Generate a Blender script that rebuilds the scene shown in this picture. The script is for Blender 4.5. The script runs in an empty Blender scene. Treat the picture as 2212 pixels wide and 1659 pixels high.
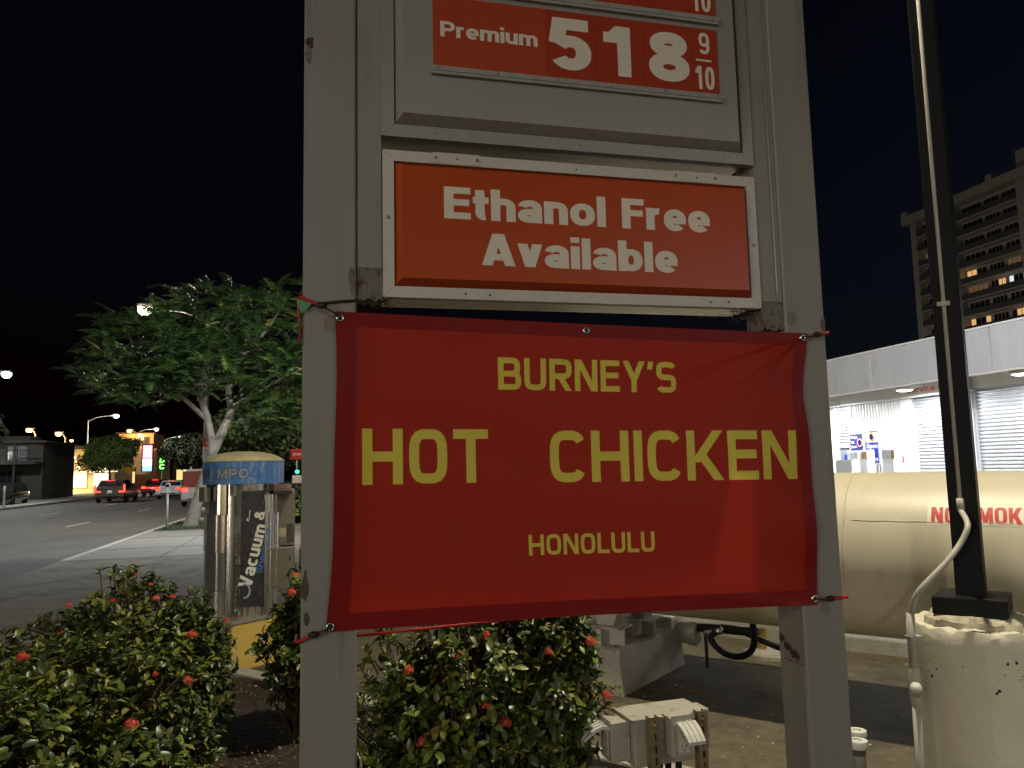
import bpy, math, random
from mathutils import Vector, Matrix
random.seed(7)
S = bpy.context.scene
COL = S.collection
R_ = math.radians

# ------------------------------------------------------------------ camera, sky, exposure
cam_d = bpy.data.cameras.new('camera')
cam_d.sensor_fit = 'HORIZONTAL'
cam_d.sensor_width = 36.0
cam_d.lens = 36.0 * 1661.0 / 2212.0
cam_d.clip_start = 0.05
cam_d.clip_end = 3000
cam = bpy.data.objects.new('camera', cam_d)
COL.objects.link(cam)
YAW, PITCH, ROLL = R_(14.0), R_(6.16), R_(1.3)
f0 = Vector((math.sin(YAW) * math.cos(PITCH), math.cos(YAW) * math.cos(PITCH), math.sin(PITCH)))
r0 = Vector((math.cos(YAW), -math.sin(YAW), 0))
u0 = r0.cross(f0)
rr = r0 * math.cos(ROLL) - u0 * math.sin(ROLL)
uu = u0 * math.cos(ROLL) + r0 * math.sin(ROLL)
cam.matrix_world = Matrix(((rr.x, uu.x, -f0.x, 0), (rr.y, uu.y, -f0.y, 0), (rr.z, uu.z, -f0.z, 1.7), (0, 0, 0, 1)))
S.camera = cam

world = bpy.data.worlds.new('World')
S.world = world
world.use_nodes = True
wn = world.node_tree
wn.nodes.clear()
wo = wn.nodes.new('ShaderNodeOutputWorld')
bg = wn.nodes.new('ShaderNodeBackground')
sky = wn.nodes.new('ShaderNodeTexSky')
sky.sky_type = 'NISHITA'
sky.sun_disc = False
sky.sun_elevation = R_(-3.0)
sky.sun_rotation = R_(100)
bg.inputs['Strength'].default_value = 0.14
sky.dust_density = 0.3
sky.ozone_density = 6.0
tint = wn.nodes.new('ShaderNodeMixRGB'); tint.blend_type = 'MULTIPLY'; tint.inputs['Fac'].default_value = 1.0
tint.inputs['Color2'].default_value = (1.35, 1.45, .42, 1)
wn.links.new(sky.outputs[0], tint.inputs['Color1'])
wn.links.new(tint.outputs[0], bg.inputs['Color'])
wn.links.new(bg.outputs[0], wo.inputs['Surface'])

S.view_settings.view_transform = 'Standard'
S.view_settings.look = 'None'
S.view_settings.gamma = 1
S.view_settings.exposure = 0.0
S.view_settings.use_curve_mapping = False
S.render.engine = 'CYCLES'
S.cycles.use_denoising = True
S.cycles.max_bounces = 6
S.cycles.diffuse_bounces = 3
S.cycles.glossy_bounces = 3
S.cycles.transmission_bounces = 4
S.cycles.sample_clamp_indirect = 3.0
S.cycles.sample_clamp_direct = 20.0
S.cycles.caustics_reflective = False
S.cycles.caustics_refractive = False

# light powers (lamps are built with the posts and buildings that carry them)
P_POLE = 365.0       # head of the dark pole beside the gas tank
P_FASCIA_FILL = 6800.0      # head added to that pole to brighten the service fascia
P_LOT = 1900.0
P_CANOPY_FILL = 70.0     # unseen canopy added behind the viewer to fill the front       # lot lamp behind the sign
P_SOFFIT = 170.0      # round lamps under the service roof
P_STREET = 3300.0    # cobra head street lamps
P_FRONT_FILL = 900.0  # lamp added behind the viewer to light the sign front
P_SHOP_FILL = 2000.0      # unseen shop windows added behind the viewer for soft front fill

P_SIDE_FILL = 900.0      # lamp added across the road, out of view, as side fill
P_FAR_FILL = 1500.0      # three unseen lamps added far behind for front fill and banner glints     

# ------------------------------------------------------------------ materials
MATS = {}
def mat(name, col, rough=0.6, metal=0.0, var=0.12, scale=6.0, bump=0.0, bscale=40.0, dirt=None, spec=0.5, coat=0.0, stretch=None):
    m = bpy.data.materials.new(name)
    m.use_nodes = True
    nt = m.node_tree
    b = nt.nodes['Principled BSDF']
    b.inputs['Roughness'].default_value = rough
    b.inputs['Metallic'].default_value = metal
    b.inputs['Specular IOR Level'].default_value = spec
    b.inputs['Coat Weight'].default_value = coat
    b.inputs['Coat Roughness'].default_value = 0.2
    tc = nt.nodes.new('ShaderNodeTexCoord')
    src = tc.outputs['Object']
    if stretch:
        mp = nt.nodes.new('ShaderNodeMapping')
        mp.inputs['Scale'].default_value = stretch
        nt.links.new(src, mp.inputs[0]); src = mp.outputs[0]
    no = nt.nodes.new('ShaderNodeTexNoise')
    no.inputs['Scale'].default_value = scale
    no.inputs['Detail'].default_value = 6
    no.inputs['Roughness'].default_value = 0.65
    nt.links.new(src, no.inputs['Vector'])
    ra = nt.nodes.new('ShaderNodeValToRGB')
    lo = [c * (1 - var) for c in col]; hi = [min(1, c * (1 + var)) for c in col]
    ra.color_ramp.elements[0].position = 0.3; ra.color_ramp.elements[0].color = (*lo, 1)
    ra.color_ramp.elements[1].position = 0.7; ra.color_ramp.elements[1].color = (*hi, 1)
    nt.links.new(no.outputs['Fac'], ra.inputs['Fac'])
    out = ra.outputs['Color']
    if dirt:                                             # (colour, scale, threshold 0..1, amount)
        dc, ds, dt, da = dirt
        n2 = nt.nodes.new('ShaderNodeTexNoise')
        n2.inputs['Scale'].default_value = ds; n2.inputs['Detail'].default_value = 8
        n2.inputs['Roughness'].default_value = 0.7
        nt.links.new(src, n2.inputs['Vector'])
        r2 = nt.nodes.new('ShaderNodeValToRGB')
        r2.color_ramp.elements[0].position = dt; r2.color_ramp.elements[0].color = (0, 0, 0, 1)
        r2.color_ramp.elements[1].position = min(1, dt + 0.12); r2.color_ramp.elements[1].color = (da, da, da, 1)
        nt.links.new(n2.outputs['Fac'], r2.inputs['Fac'])
        mx = nt.nodes.new('ShaderNodeMixRGB')
        mx.inputs['Color2'].default_value = (*dc, 1)
        nt.links.new(r2.outputs['Color'], mx.inputs['Fac']); nt.links.new(out, mx.inputs['Color1'])
        out = mx.outputs['Color']
    nt.links.new(out, b.inputs['Base Color'])
    if bump:
        n3 = nt.nodes.new('ShaderNodeTexNoise')
        n3.inputs['Scale'].default_value = bscale; n3.inputs['Detail'].default_value = 5
        nt.links.new(src, n3.inputs['Vector'])
        bp = nt.nodes.new('ShaderNodeBump')
        bp.inputs['Strength'].default_value = bump; bp.inputs['Distance'].default_value = 0.01
        nt.links.new(n3.outputs['Fac'], bp.inputs['Height']); nt.links.new(bp.outputs['Normal'], b.inputs['Normal'])
    MATS[name] = m
    return m

def emis(name, col, strength):
    m = bpy.data.materials.new(name); m.use_nodes = True
    nt = m.node_tree; nt.nodes.clear()
    o = nt.nodes.new('ShaderNodeOutputMaterial'); e = nt.nodes.new('ShaderNodeEmission')
    e.inputs['Color'].default_value = (*col, 1); e.inputs['Strength'].default_value = strength
    nt.links.new(e.outputs[0], o.inputs['Surface'])
    MATS[name] = m
    return m

def cloth(name, col, trans, rough=0.42, tr=0.45, var=0.06, grain=900.0, gloss=0.35, bump=0.15):
    """thin sheet that lets light through: diffuse + translucent, with a sheen"""
    m = bpy.data.materials.new(name); m.use_nodes = True
    nt = m.node_tree; b = nt.nodes['Principled BSDF']; o = nt.nodes['Material Output']
    tc = nt.nodes.new('ShaderNodeTexCoord'); no = nt.nodes.new('ShaderNodeTexNoise')
    no.inputs['Scale'].default_value = 5; no.inputs['Detail'].default_value = 5
    nt.links.new(tc.outputs['Object'], no.inputs['Vector'])
    ra = nt.nodes.new('ShaderNodeValToRGB')
    ra.color_ramp.elements[0].position = .3; ra.color_ramp.elements[1].position = .7
    ra.color_ramp.elements[0].color = (*[c * (1 - var) for c in col], 1)
    ra.color_ramp.elements[1].color = (*[c * (1 + var) for c in col], 1)
    nt.links.new(no.outputs['Fac'], ra.inputs['Fac']); nt.links.new(ra.outputs[0], b.inputs['Base Color'])
    b.inputs['Roughness'].default_value = rough; b.inputs['Specular IOR Level'].default_value = gloss
    g = nt.nodes.new('ShaderNodeTexNoise'); g.inputs['Scale'].default_value = grain; g.inputs['Detail'].default_value = 2
    nt.links.new(tc.outputs['Object'], g.inputs['Vector'])
    bp = nt.nodes.new('ShaderNodeBump'); bp.inputs['Strength'].default_value = bump; bp.inputs['Distance'].default_value = .001
    nt.links.new(g.outputs['Fac'], bp.inputs['Height']); nt.links.new(bp.outputs[0], b.inputs['Normal'])
    t = nt.nodes.new('ShaderNodeBsdfTranslucent'); t.inputs['Color'].default_value = (*trans, 1)
    mx = nt.nodes.new('ShaderNodeMixShader'); mx.inputs[0].default_value = tr
    nt.links.new(b.outputs[0], mx.inputs[1]); nt.links.new(t.outputs[0], mx.inputs[2])
    nt.links.new(mx.outputs[0], o.inputs['Surface'])
    MATS[name] = m
    return m

# ------------------------------------------------------------------ mesh building
ORG = {}
def tag(o, label=None, cat=None, group=None, kind=None):
    if label: o['label'] = label
    if cat: o['category'] = cat
    if group: o['group'] = group
    if kind: o['kind'] = kind
    return o

def empty(name, loc, label=None, cat=None, group=None):
    o = bpy.data.objects.new(name, None)
    o.empty_display_size = 0.1
    o.location = loc
    COL.objects.link(o)
    ORG[o.name] = Vector(loc)
    return tag(o, label, cat, group)

class MB:
    def __init__(s):
        s.v = []; s.f = []
    def add(s, vs, fs):
        k = len(s.v); s.v += [tuple(p) for p in vs]; s.f += [tuple(i + k for i in f) for f in fs]
        return s
    def quad(s, a, b, c, d):
        return s.add([a, b, c, d], [(0, 1, 2, 3)])
    def box(s, x0, x1, y0, y1, z0, z1, T=None, bev=0.0):
        if bev:
            e = bev
            vs = []; 
            def ring(z, i): return [(x0 + i, y0, z), (x1 - i, y0, z), (x1, y0 + i, z), (x1, y1 - i, z), (x1 - i, y1, z), (x0 + i, y1, z), (x0, y1 - i, z), (x0, y0 + i, z)]
            def ring2(z): return [(x0 + e, y0 + e * .4, z), (x1 - e, y0 + e * .4, z), (x1 - e * .4, y0 + e, z), (x1 - e * .4, y1 - e, z), (x1 - e, y1 - e * .4, z), (x0 + e, y1 - e * .4, z), (x0 + e * .4, y1 - e, z), (x0 + e * .4, y0 + e, z)]
            vs = ring2(z0) + ring(z0 + e, e) + ring(z1 - e, e) + ring2(z1)
            fs = [tuple(range(7, -1, -1)), tuple(range(24, 32))]
            for r in range(3):
                for i in range(8):
                    j = (i + 1) % 8
                    fs.append((r * 8 + i, r * 8 + j, r * 8 + 8 + j, r * 8 + 8 + i))
        else:
            vs = [(x0, y0, z0), (x1, y0, z0), (x1, y1, z0), (x0, y1, z0), (x0, y0, z1), (x1, y0, z1), (x1, y1, z1), (x0, y1, z1)]
            fs = [(3, 2, 1, 0), (4, 5, 6, 7), (0, 1, 5, 4), (1, 2, 6, 5), (2, 3, 7, 6), (3, 0, 4, 7)]
        if T: vs = [T(*p) for p in vs]
        return s.add(vs, fs)
    def prism(s, pts, z0, z1, T=None):
        n = len(pts)
        vs = [(x, y, z0) for x, y in pts] + [(x, y, z1) for x, y in pts]
        fs = [tuple(range(n - 1, -1, -1)), tuple(range(n, 2 * n))] + [(i, (i + 1) % n, n + (i + 1) % n, n + i) for i in range(n)]
        if T: vs = [T(*p) for p in vs]
        return s.add(vs, fs)
    def tube(s, pts, rad, n=8, cap=True):
        pts = [Vector(p) for p in pts]
        if not hasattr(rad, '__len__'): rad = [rad] * len(pts)
        k = len(s.v); N = len(pts)
        up = Vector((0, 0, 1))
        prev = None
        for i, p in enumerate(pts):
            t = (pts[min(i + 1, N - 1)] - pts[max(i - 1, 0)])
            t = t.normalized() if t.length > 1e-9 else Vector((0, 0, 1))
            if prev is None:
                a = t.cross(up) if abs(t.z) < .95 else t.cross(Vector((1, 0, 0)))
            else:
                a = prev - t * prev.dot(t)
            a.normalize(); prev = a
            b = t.cross(a)
            for j in range(n):
                q = 2 * math.pi * j / n
                s.v.append(tuple(p + (a * math.cos(q) + b * math.sin(q)) * rad[i]))
        for i in range(N - 1):
            for j in range(n):
                jj = (j + 1) % n
                s.f.append((k + i * n + j, k + i * n + jj, k + (i + 1) * n + jj, k + (i + 1) * n + j))
        if cap:
            s.f.append(tuple(k + j for j in range(n - 1, -1, -1)))
            s.f.append(tuple(k + (N - 1) * n + j for j in range(n)))
        return s
    def lathe(s, prof, c, n=32, axis=None):
        """profile of (radius, height) turned about the vertical axis through c (or about `axis` frame (u, v, w))"""
        k = len(s.v)
        if axis is None: axis = (Vector((1, 0, 0)), Vector((0, 1, 0)), Vector((0, 0, 1)))
        c = Vector(c)
        for r, h in prof:
            for j in range(n):
                q = 2 * math.pi * j / n
                s.v.append(tuple(c + axis[0] * (r * math.cos(q)) + axis[1] * (r * math.sin(q)) + axis[2] * h))
        for i in range(len(prof) - 1):
            for j in range(n):
                jj = (j + 1) % n
                s.f.append((k + i * n + j, k + i * n + jj, k + (i + 1) * n + jj, k + (i + 1) * n + j))
        if prof[0][0] > 1e-6: s.f.append(tuple(k + j for j in range(n - 1, -1, -1)))
        if prof[-1][0] > 1e-6: s.f.append(tuple(k + (len(prof) - 1) * n + j for j in range(n)))
        return s
    def build(s, name, m, parent=None, smooth=False, angle=None):
        me = bpy.data.meshes.new(name)
        off = Vector((0, 0, 0))
        if parent is not None: off = ORG[parent.name]
        me.from_pydata([tuple(Vector(p) - off) for p in s.v], [], s.f)
        me.materials.append(m if not isinstance(m, str) else MATS[m])
        if smooth:
            me.polygons.foreach_set('use_smooth', [True] * len(me.polygons))
            if angle: me.set_sharp_from_angle(angle=R_(angle))
        me.update()
        o = bpy.data.objects.new(name, me)
        COL.objects.link(o)
        if parent is not None:
            o.parent = parent
        ORG[o.name] = off
        return o

def bx(name, m, parent, *a, **k):
    return MB().box(*a, **k).build(name, m, parent)

def copy_tree(o, parent=None):
    c = o.copy(); COL.objects.link(c)
    c.parent = parent
    if parent is not None: c.matrix_parent_inverse = o.matrix_parent_inverse.copy()
    for ch in list(o.children): copy_tree(ch, c)
    return c

def lamp(name, kind, loc, power, col, parent=None, size=0.3, target=None, spot=None, blend=0.5):
    d = bpy.data.lights.new(name, kind)
    d.energy = power; d.color = col
    if kind == 'AREA': d.shape = 'DISK'; d.size = size
    else: d.shadow_soft_size = size
    if kind == 'SPOT': d.spot_size = R_(spot); d.spot_blend = blend
    o = bpy.data.objects.new(name, d)
    COL.objects.link(o)
    off = ORG[parent.name] if parent is not None else Vector((0, 0, 0))
    o.location = Vector(loc) - off
    if target is not None:
        o.rotation_euler = (Vector(target) - Vector(loc)).to_track_quat('-Z', 'Y').to_euler()
    if parent is not None: o.parent = parent
    return o

# the lot, its planter, the tank and the vacuum stand on a grid turned 40 degrees from the street
DA = R_(40.0)
dx, dy = math.cos(DA), math.sin(DA)
def dg(sv, nv, z):            # s runs along the tank (away to the left), n runs across it
    return Vector((-dy * sv + dx * nv, dx * sv + dy * nv, z))
def sn(x, y): return (-dy * x + dx * y, dx * x + dy * y)

# ------------------------------------------------------------------ lettering: glyphs from pen strokes
def sup(cx, cy, rx, ry, a0, a1, n, k=18):
    out = []
    for i in range(k + 1):
        a = R_(a0 + (a1 - a0) * i / k); c, s_ = math.cos(a), math.sin(a)
        out.append((cx + rx * math.copysign(abs(c) ** (2 / n), c), cy + ry * math.copysign(abs(s_) ** (2 / n), s_)))
    return out
BASEW = dict(zip("BURNEY'SHOTCIKLAFPMGVD", (.68, .66, .68, .70, .60, .72, .17, .64, .70, .68, .64, .66, .18, .72, .56, .76, .56, .66, .84, .70, .74, .68)))
BASEW.update(dict(zip("aebdhilmnoprstuvcykw", (.57, .58, .6, .6, .57, .2, .2, .88, .57, .61, .6, .40, .54, .36, .57, .58, .56, .58, .58, .8))))
BASEW.update({' ': .30, '5': .60, '1': .42, '8': .62, '9': .60, '0': .62, '7': .58, '6': .60, '2': .6, '4': .62, '&': .7, '/': .4})
def glyph(ch, W, w, n, con=1.0, xh=.73):
    """pen strokes of one character; con > 1 makes the level strokes thinner than the upright ones"""
    h = w / 2; hv = h / con; wv = w / con; L = []; C = []; D = []
    def el(*a): return sup(*a, n)
    def bowl(x0, x1, y0, y1, a0=0, a1=360): return el((x0 + x1) / 2, (y0 + y1) / 2, (x1 - x0) / 2 - h, (y1 - y0) / 2 - hv, a0, a1)
    if ch == 'H': L += [[(h, 0), (h, 1)], [(W - h, 0), (W - h, 1)], [(w, .5), (W - w, .5)]]
    elif ch in 'O0': C += [bowl(0, W, 0, 1)]
    elif ch == 'T': L += [[(0, 1 - hv), (W, 1 - hv)], [(W / 2, 0), (W / 2, 1 - wv)]]
    elif ch == 'C': L += [bowl(0, W, 0, 1, 33, 327)]
    elif ch == 'G': L += [bowl(0, W, 0, 1, 35, 330), [(W * .55, .45), (W, .45)], [(W - h, 0), (W - h, .45)]]
    elif ch in 'Il': L += [[(W / 2, 0), (W / 2, 1)]]
    elif ch == 'K': L += [[(h, 0), (h, 1)]]; D += [(w * 1.05, .36, W - w * .62, 1, 1.25), (W - w * .62, 0, w * 1.25 + (W - w * 1.87) * .17, .53, 1.25)]
    elif ch in 'EF':
        L += [[(h, 0), (h, 1)], [(w, 1 - hv), (W, 1 - hv)], [(w, .52), (W * .95, .52)]]
        if ch == 'E': L += [[(w, hv), (W, hv)]]
    elif ch == 'L': L += [[(h, 0), (h, 1)], [(w, hv), (W, hv)]]
    elif ch == 'N': L += [[(h, 0), (h, 1)], [(W - h, 0), (W - h, 1)]]; D += [(W - w * .62, 0, w * .62, 1, 1.18)]
    elif ch == 'M': L += [[(h, 0), (h, 1)], [(W - h, 0), (W - h, 1)]]; D += [(W / 2, .1, w * .6, 1, 1.1), (W / 2, .1, W - w * .6, 1, 1.1)]
    elif ch == 'A': D += [(w * .55, 0, W / 2 - .02, 1, 1.12), (W - w * .55, 0, W / 2 + .02, 1, 1.12)]; L += [[(W * .22, .27), (W * .78, .27)]]
    elif ch in 'Vv': t = 1 if ch == 'V' else xh; D += [(W / 2, 0, w * .55, t, 1.1), (W / 2, 0, W - w * .55, t, 1.1)]
    elif ch == 'w': D += [(W * .27, 0, w * .5, xh, 1), (W * .27, 0, W * .5, xh, 1), (W * .73, 0, W * .5, xh, 1), (W * .73, 0, W - w * .5, xh, 1)]
    elif ch == 'y': D += [(W / 2, 0, w * .55, xh, 1.1), (W * .33, -.27, W - w * .55, xh, 1.1)]
    elif ch == 'Y': L += [[(W / 2, 0), (W / 2, .42)]]; D += [(W / 2, .38, w * .6, 1, 1.15), (W / 2, .38, W - w * .6, 1, 1.15)]
    elif ch == "'": D += [(W * .3, .74, W * .5, 1, 1.0)]
    elif ch == '/': D += [(w * .5, -.05, W - w * .5, 1.05, 1.0)]
    elif ch in 'BPRD':
        L += [[(h, 0), (h, 1)]]
        if ch == 'D': L += [[(w, 1 - hv)] + sup(W * .45, .5, W * .55 - h, .5 - hv, 90, -90, n) + [(w, hv)]]
        else:
            y0 = .46 if ch != 'B' else .5
            xe = W * (.96 if ch == 'B' else 1)
            L += [[(w, 1 - hv)] + sup(W * .52, (1 - hv + y0) / 2, xe - W * .52 - h, (1 - hv - y0) / 2, 90, -90, n) + [(w, y0)]]
            if ch == 'B': L += [[(w, y0)] + sup(W * .55, (y0 + hv) / 2, W * .45 - h, (y0 - hv) / 2, 90, -90, n) + [(w, hv)]]
            if ch == 'R': D += [(W - w * .62, 0, W * .5, .42, 1.15)]
    elif ch in 'UJ': L += [[(h, 1)] + sup(W / 2, hv + W * .42, W / 2 - h, W * .42, 180, 360, n) + [(W - h, 1)]]
    elif ch in 'Ss':
        t = 1 if ch == 'S' else xh; ry = (t - wv) / 4; rx = W / 2 - h
        L += [sup(W / 2, t - hv - ry, rx, ry, 22, 270, n) + sup(W / 2, hv + ry, rx, ry, 90, -158, n)[1:]]
    elif ch == 'a':
        L += [sup(W / 2, xh - hv - .17, W / 2 - h, .17, 165, 0, n) + [(W - h, 0)]]; by = .225; C += [sup(W / 2 - .02, by, W / 2 - .02 - h, by - hv, 0, 360, n)]
    elif ch == 'e': L += [sup(W / 2, xh / 2, W / 2 - h, xh / 2 - hv, 0, 315, n), [(w * .9, xh * .47), (W - h * .1, xh * .47)]]
    elif ch == 'c': L += [sup(W / 2, xh / 2, W / 2 - h, xh / 2 - hv, 42, 318, n)]
    elif ch == 'o': C += [sup(W / 2, xh / 2, W / 2 - h, xh / 2 - hv, 0, 360, n)]
    elif ch in 'bp':
        L += [[(h, 0 if ch == 'b' else -.28), (h, 1 if ch == 'b' else xh)]]; C += [sup(W / 2 + .02, xh / 2, W / 2 - .02 - h, xh / 2 - hv, 0, 360, n)]
    elif ch == 'd': L += [[(W - h, 0), (W - h, 1)]]; C += [sup(W / 2 - .02, xh / 2, W / 2 - .02 - h, xh / 2 - hv, 0, 360, n)]
    elif ch in 'nh': L += [[(h, 0), (h, xh if ch == 'n' else 1)], sup(W / 2, xh - hv - .18, W / 2 - h, .18, 175, 0, n) + [(W - h, 0)]]
    elif ch == 'm':
        m_ = W / 2
        L += [[(h, 0), (h, xh)], sup((h + m_) / 2, xh - hv - .15, (m_ - h) / 2, .15, 175, 0, n) + [(m_, 0)], sup((W - h + m_) / 2, xh - hv - .15, (W - h - m_) / 2, .15, 175, 0, n) + [(W - h, 0)]]
    elif ch == 'u': L += [[(h, xh)] + sup(W / 2, hv + .18, W / 2 - h, .18, 180, 355, n), [(W - h, 0), (W - h, xh)]]
    elif ch == 'r': L += [[(h, 0), (h, xh)], sup(W * .75, xh - hv - .2, W * .75 - h, .2, 175, 80, n)]
    elif ch == 't': L += [[(W * .45, .95), (W * .45, .25)] + sup(W * .45 + .14, .25, .14, .25 - hv, 180, 280, n)[1:], [(0, xh - hv), (W, xh - hv)]]
    elif ch == 'i': L += [[(W / 2, 0), (W / 2, xh)], [(W / 2, .84), (W / 2, 1.02)]]
    elif ch == 'k': L += [[(h, 0), (h, 1)]]; D += [(w * 1.0, .24, W - w * .6, xh, 1.2), (W - w * .6, 0, w * 1.3, .45, 1.2)]
    elif ch == '5':
        L += [[(W * .94, 1 - hv), (W * .25, 1 - hv), (W * .17, .50)], sup(W / 2, .335, W / 2 - h, .335 - hv, 148, -150, n, 30)]
    elif ch == '1': L += [[(W - h, 0), (W - h, 1)]]; D += [(W * .34, .80, W - w * .55, 1, 1.15)]; L += [[(0, .765), (W - w, .765)]]
    elif ch == '8': C += [sup(W / 2, .745, W / 2 - h - .035, .255 - hv, 0, 360, n), sup(W / 2, .29, W / 2 - h, .29 - hv, 0, 360, n)]
    elif ch == '9': C += [sup(W / 2, .67, W / 2 - h, .33 - hv, 0, 360, n)]; L += [[(W - h, .67)] + sup(W / 2, .33, W / 2 - h, .33 - hv, 0, -150, n)]
    elif ch == '6': C += [sup(W / 2, .33, W / 2 - h, .33 - hv, 0, 360, n)]; L += [[(h, .33)] + sup(W / 2, .67, W / 2 - h, .33 - hv, 180, 30, n)]
    elif ch == '7': L += [[(0, 1 - hv), (W, 1 - hv)]]; D += [(W * .3, 0, W - w * .5, 1 - wv, 1.05)]
    elif ch == '2': L += [sup(W / 2, .70, W / 2 - h, .30 - hv, 170, -35, n), [(0, hv), (W, hv)]]; D += [(w * .7, wv * .9, W - w * .85, .58, 1.25)]
    elif ch == '4': L += [[(W * .70, 0), (W * .70, 1)], [(0, .3), (W, .3)]]; D += [(w * .55, .3, W * .66, 1, 1.15)]
    elif ch == '&': C += [sup(W * .42, .76, .17, .24 - hv, 0, 360, n), sup(W * .42, .28, W * .42 - h, .28 - hv, 0, 360, n)]; D += [(W - w * .5, 0, W * .3, .72, 1.1)]
    return L, C, D
def ribbon(pts, w, closed, step):
    P = [Vector(p) for p in pts]
    if closed and (P[0] - P[-1]).length < 1e-6: P = P[:-1]
    Q = []
    N = len(P)
    for i in range(N if closed else N - 1):
        a, b = P[i], P[(i + 1) % N]; k = max(1, int((b - a).length / step))
        Q += [a.lerp(b, j / k) for j in range(k)]
    if not closed: Q.append(P[-1])
    Q = [q for i, q in enumerate(Q) if i == 0 or (q - Q[i - 1]).length > 1e-5]
    n = len(Q); A = []; B = []
    for i in range(n):
        d1 = (Q[i] - Q[i - 1]) if (closed or i > 0) else (Q[1] - Q[0])
        d2 = (Q[(i + 1) % n] - Q[i]) if (closed or i < n - 1) else (Q[i] - Q[i - 1])
        d1 = d1.normalized(); d2 = d2.normalized()
        t = (d1 + d2); t = t.normalized() if t.length > 1e-6 else d1
        nn = Vector((-t.y, t.x)); m = 1 / max(.5, abs(nn.dot(Vector((-d1.y, d1.x)))))
        A.append(Q[i] + nn * (w / 2 * m)); B.append(Q[i] - nn * (w / 2 * m))
    out = []
    for i in range(n if closed else n - 1):
        j = (i + 1) % n; out.append((B[i], B[j], A[j], A[i]))
    return out
def text_quads(txt, total, w=.18, n=3.5, gap=.13, step=.12, con=1.0):
    """one list of (quad, layer) per character, cap height 1 and full width `total`"""
    bw = [BASEW.get(c, .6) for c in txt]
    fixed = sum(w for c in txt if c in 'Iil')
    k = (total - fixed - gap * (len(txt) - 1)) / max(1e-6, sum(b for b, c in zip(bw, txt) if c not in 'Iil'))
    x = 0; res = []
    for c, b in zip(txt, bw):
        out = []
        W = w if c in 'Iil' else b * k
        L, C, D = glyph(c, W, w, n, con)
        def rib(s_, closed): return [[(p.x + x, p.y / con) for p in q] for q in ribbon([(px, py * con) for px, py in s_], w, closed, step)]
        for i, s_ in enumerate(L): out += [(q, i) for q in rib(s_, False)]
        for i, s_ in enumerate(C): out += [(q, 5 + i) for q in rib(s_, True)]
        for i, (a0, b0, a1, b1, kw) in enumerate(D):
            m = max(2, int(abs(b1 - b0) / step)); hw = w * kw / 2
            for j in range(m):
                t0, t1 = j / m, (j + 1) / m
                xa, xb = a0 + (a1 - a0) * t0, a0 + (a1 - a0) * t1; ya, yb = b0 + (b1 - b0) * t0, b0 + (b1 - b0) * t1
                q = [(xa - hw, ya), (xa + hw, ya), (xb + hw, yb), (xb - hw, yb)]
                if yb < ya: q.reverse()
                out.append(([(px + x, py) for px, py in q], 8 + i))
        x += W + gap
        res.append(out)
    return res
def write(name, txt, m, parent, size, total, place, lift=.0006, lab=None, split=False, **k):
    """letters of cap height `size` spread over `total` metres; place(u, v, lift) -> point; split: one part per letter"""
    mb = MB(); o = None
    for ch, quads in zip(txt, text_quads(txt, total / size, **k)):
        if split: mb = MB()
        for q, lay in quads:
            mb.add([place(u * size, v * size, lift + lay * .00012) for u, v in q], [(0, 1, 2, 3)])
        if split and mb.v: o = mb.build(name, m, parent)
    if not split: o = mb.build(name, m, parent)
    if lab: o['label'] = lab
    return o
def on_y(x0, z0, y, sl=0.0):        # lettering on a wall that faces -Y
    return lambda u, v, l: (x0 + u, y - l, z0 + v + sl * u)
def on_x(y0, z0, x):                # lettering on a wall that faces -X (reads towards -Y)
    return lambda u, v, l: (x - l, y0 - u, z0 + v)

def smooth_path(P, k=6):
    out = []
    for i in range(len(P) - 1):
        p0, p1, p2, p3 = P[max(i - 1, 0)], P[i], P[i + 1], P[min(i + 2, len(P) - 1)]
        for j in range(k):
            t = j / k
            out.append(.5 * ((2 * p1) + (p2 - p0) * t + (2 * p0 - 5 * p1 + 4 * p2 - p3) * t * t + (-p0 + 3 * p1 - 3 * p2 + p3) * t ** 3))
    return out + [P[-1]]

# ------------------------------------------------------------------ palette
mat('asphalt', (.142, .12, .074), .9, var=.28, scale=9, bump=.6, bscale=160, dirt=((.030, .028, .026), 1.3, .52, .6))
mat('road_asphalt', (.085, .083, .082), .8, var=.2, scale=3, bump=.35, bscale=90, dirt=((.032, .032, .034), .5, .5, .5))
mat('concrete_walk', (.22, .21, .19), .85, var=.14, scale=4, bump=.3, bscale=60, dirt=((.12, .115, .10), 2.2, .55, .6))
mat('kerb_concrete', (.42, .40, .36), .85, var=.18, scale=12, bump=.5, bscale=70, dirt=((.10, .09, .07), 14, .60, .7))
mat('earth', (.045, .036, .027), .95, var=.35, scale=8, bump=.8, bscale=50)
mat('soil', (.040, .029, .019), .97, var=.45, scale=22, bump=1.0, bscale=90)
mat('gutter_concrete', (.125, .12, .11), .85, var=.2, scale=3, dirt=((.07, .066, .06), 3, .5, .6))
mat('road_paint', (.50, .50, .47), .7, var=.2, scale=8)
mat('post_paint', (.260, .247, .225), .5, var=.09, scale=7, bump=.06, bscale=60, dirt=((.13, .115, .095), 9, .57, .6), stretch=(1, 1, .12))
mat('rusty_paint', (.17, .16, .14), .7, var=.1, scale=10, bump=.6, bscale=60, dirt=((.085, .042, .018), 26, .50, .95))
mat('scuff_dark', (.07, .063, .055), .7, var=.3, scale=60)
mat('grime', (.19, .175, .15), .6, var=.15, scale=30)
mat('rust', (.08, .036, .016), .9, var=.5, scale=40, bump=.8, bscale=80)
mat('aluminium', (.36, .35, .33), .38, .45, var=.06, scale=14, bump=.03, bscale=200, dirt=((.22, .20, .17), 18, .64, .6), stretch=(1, 1, 6))
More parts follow.
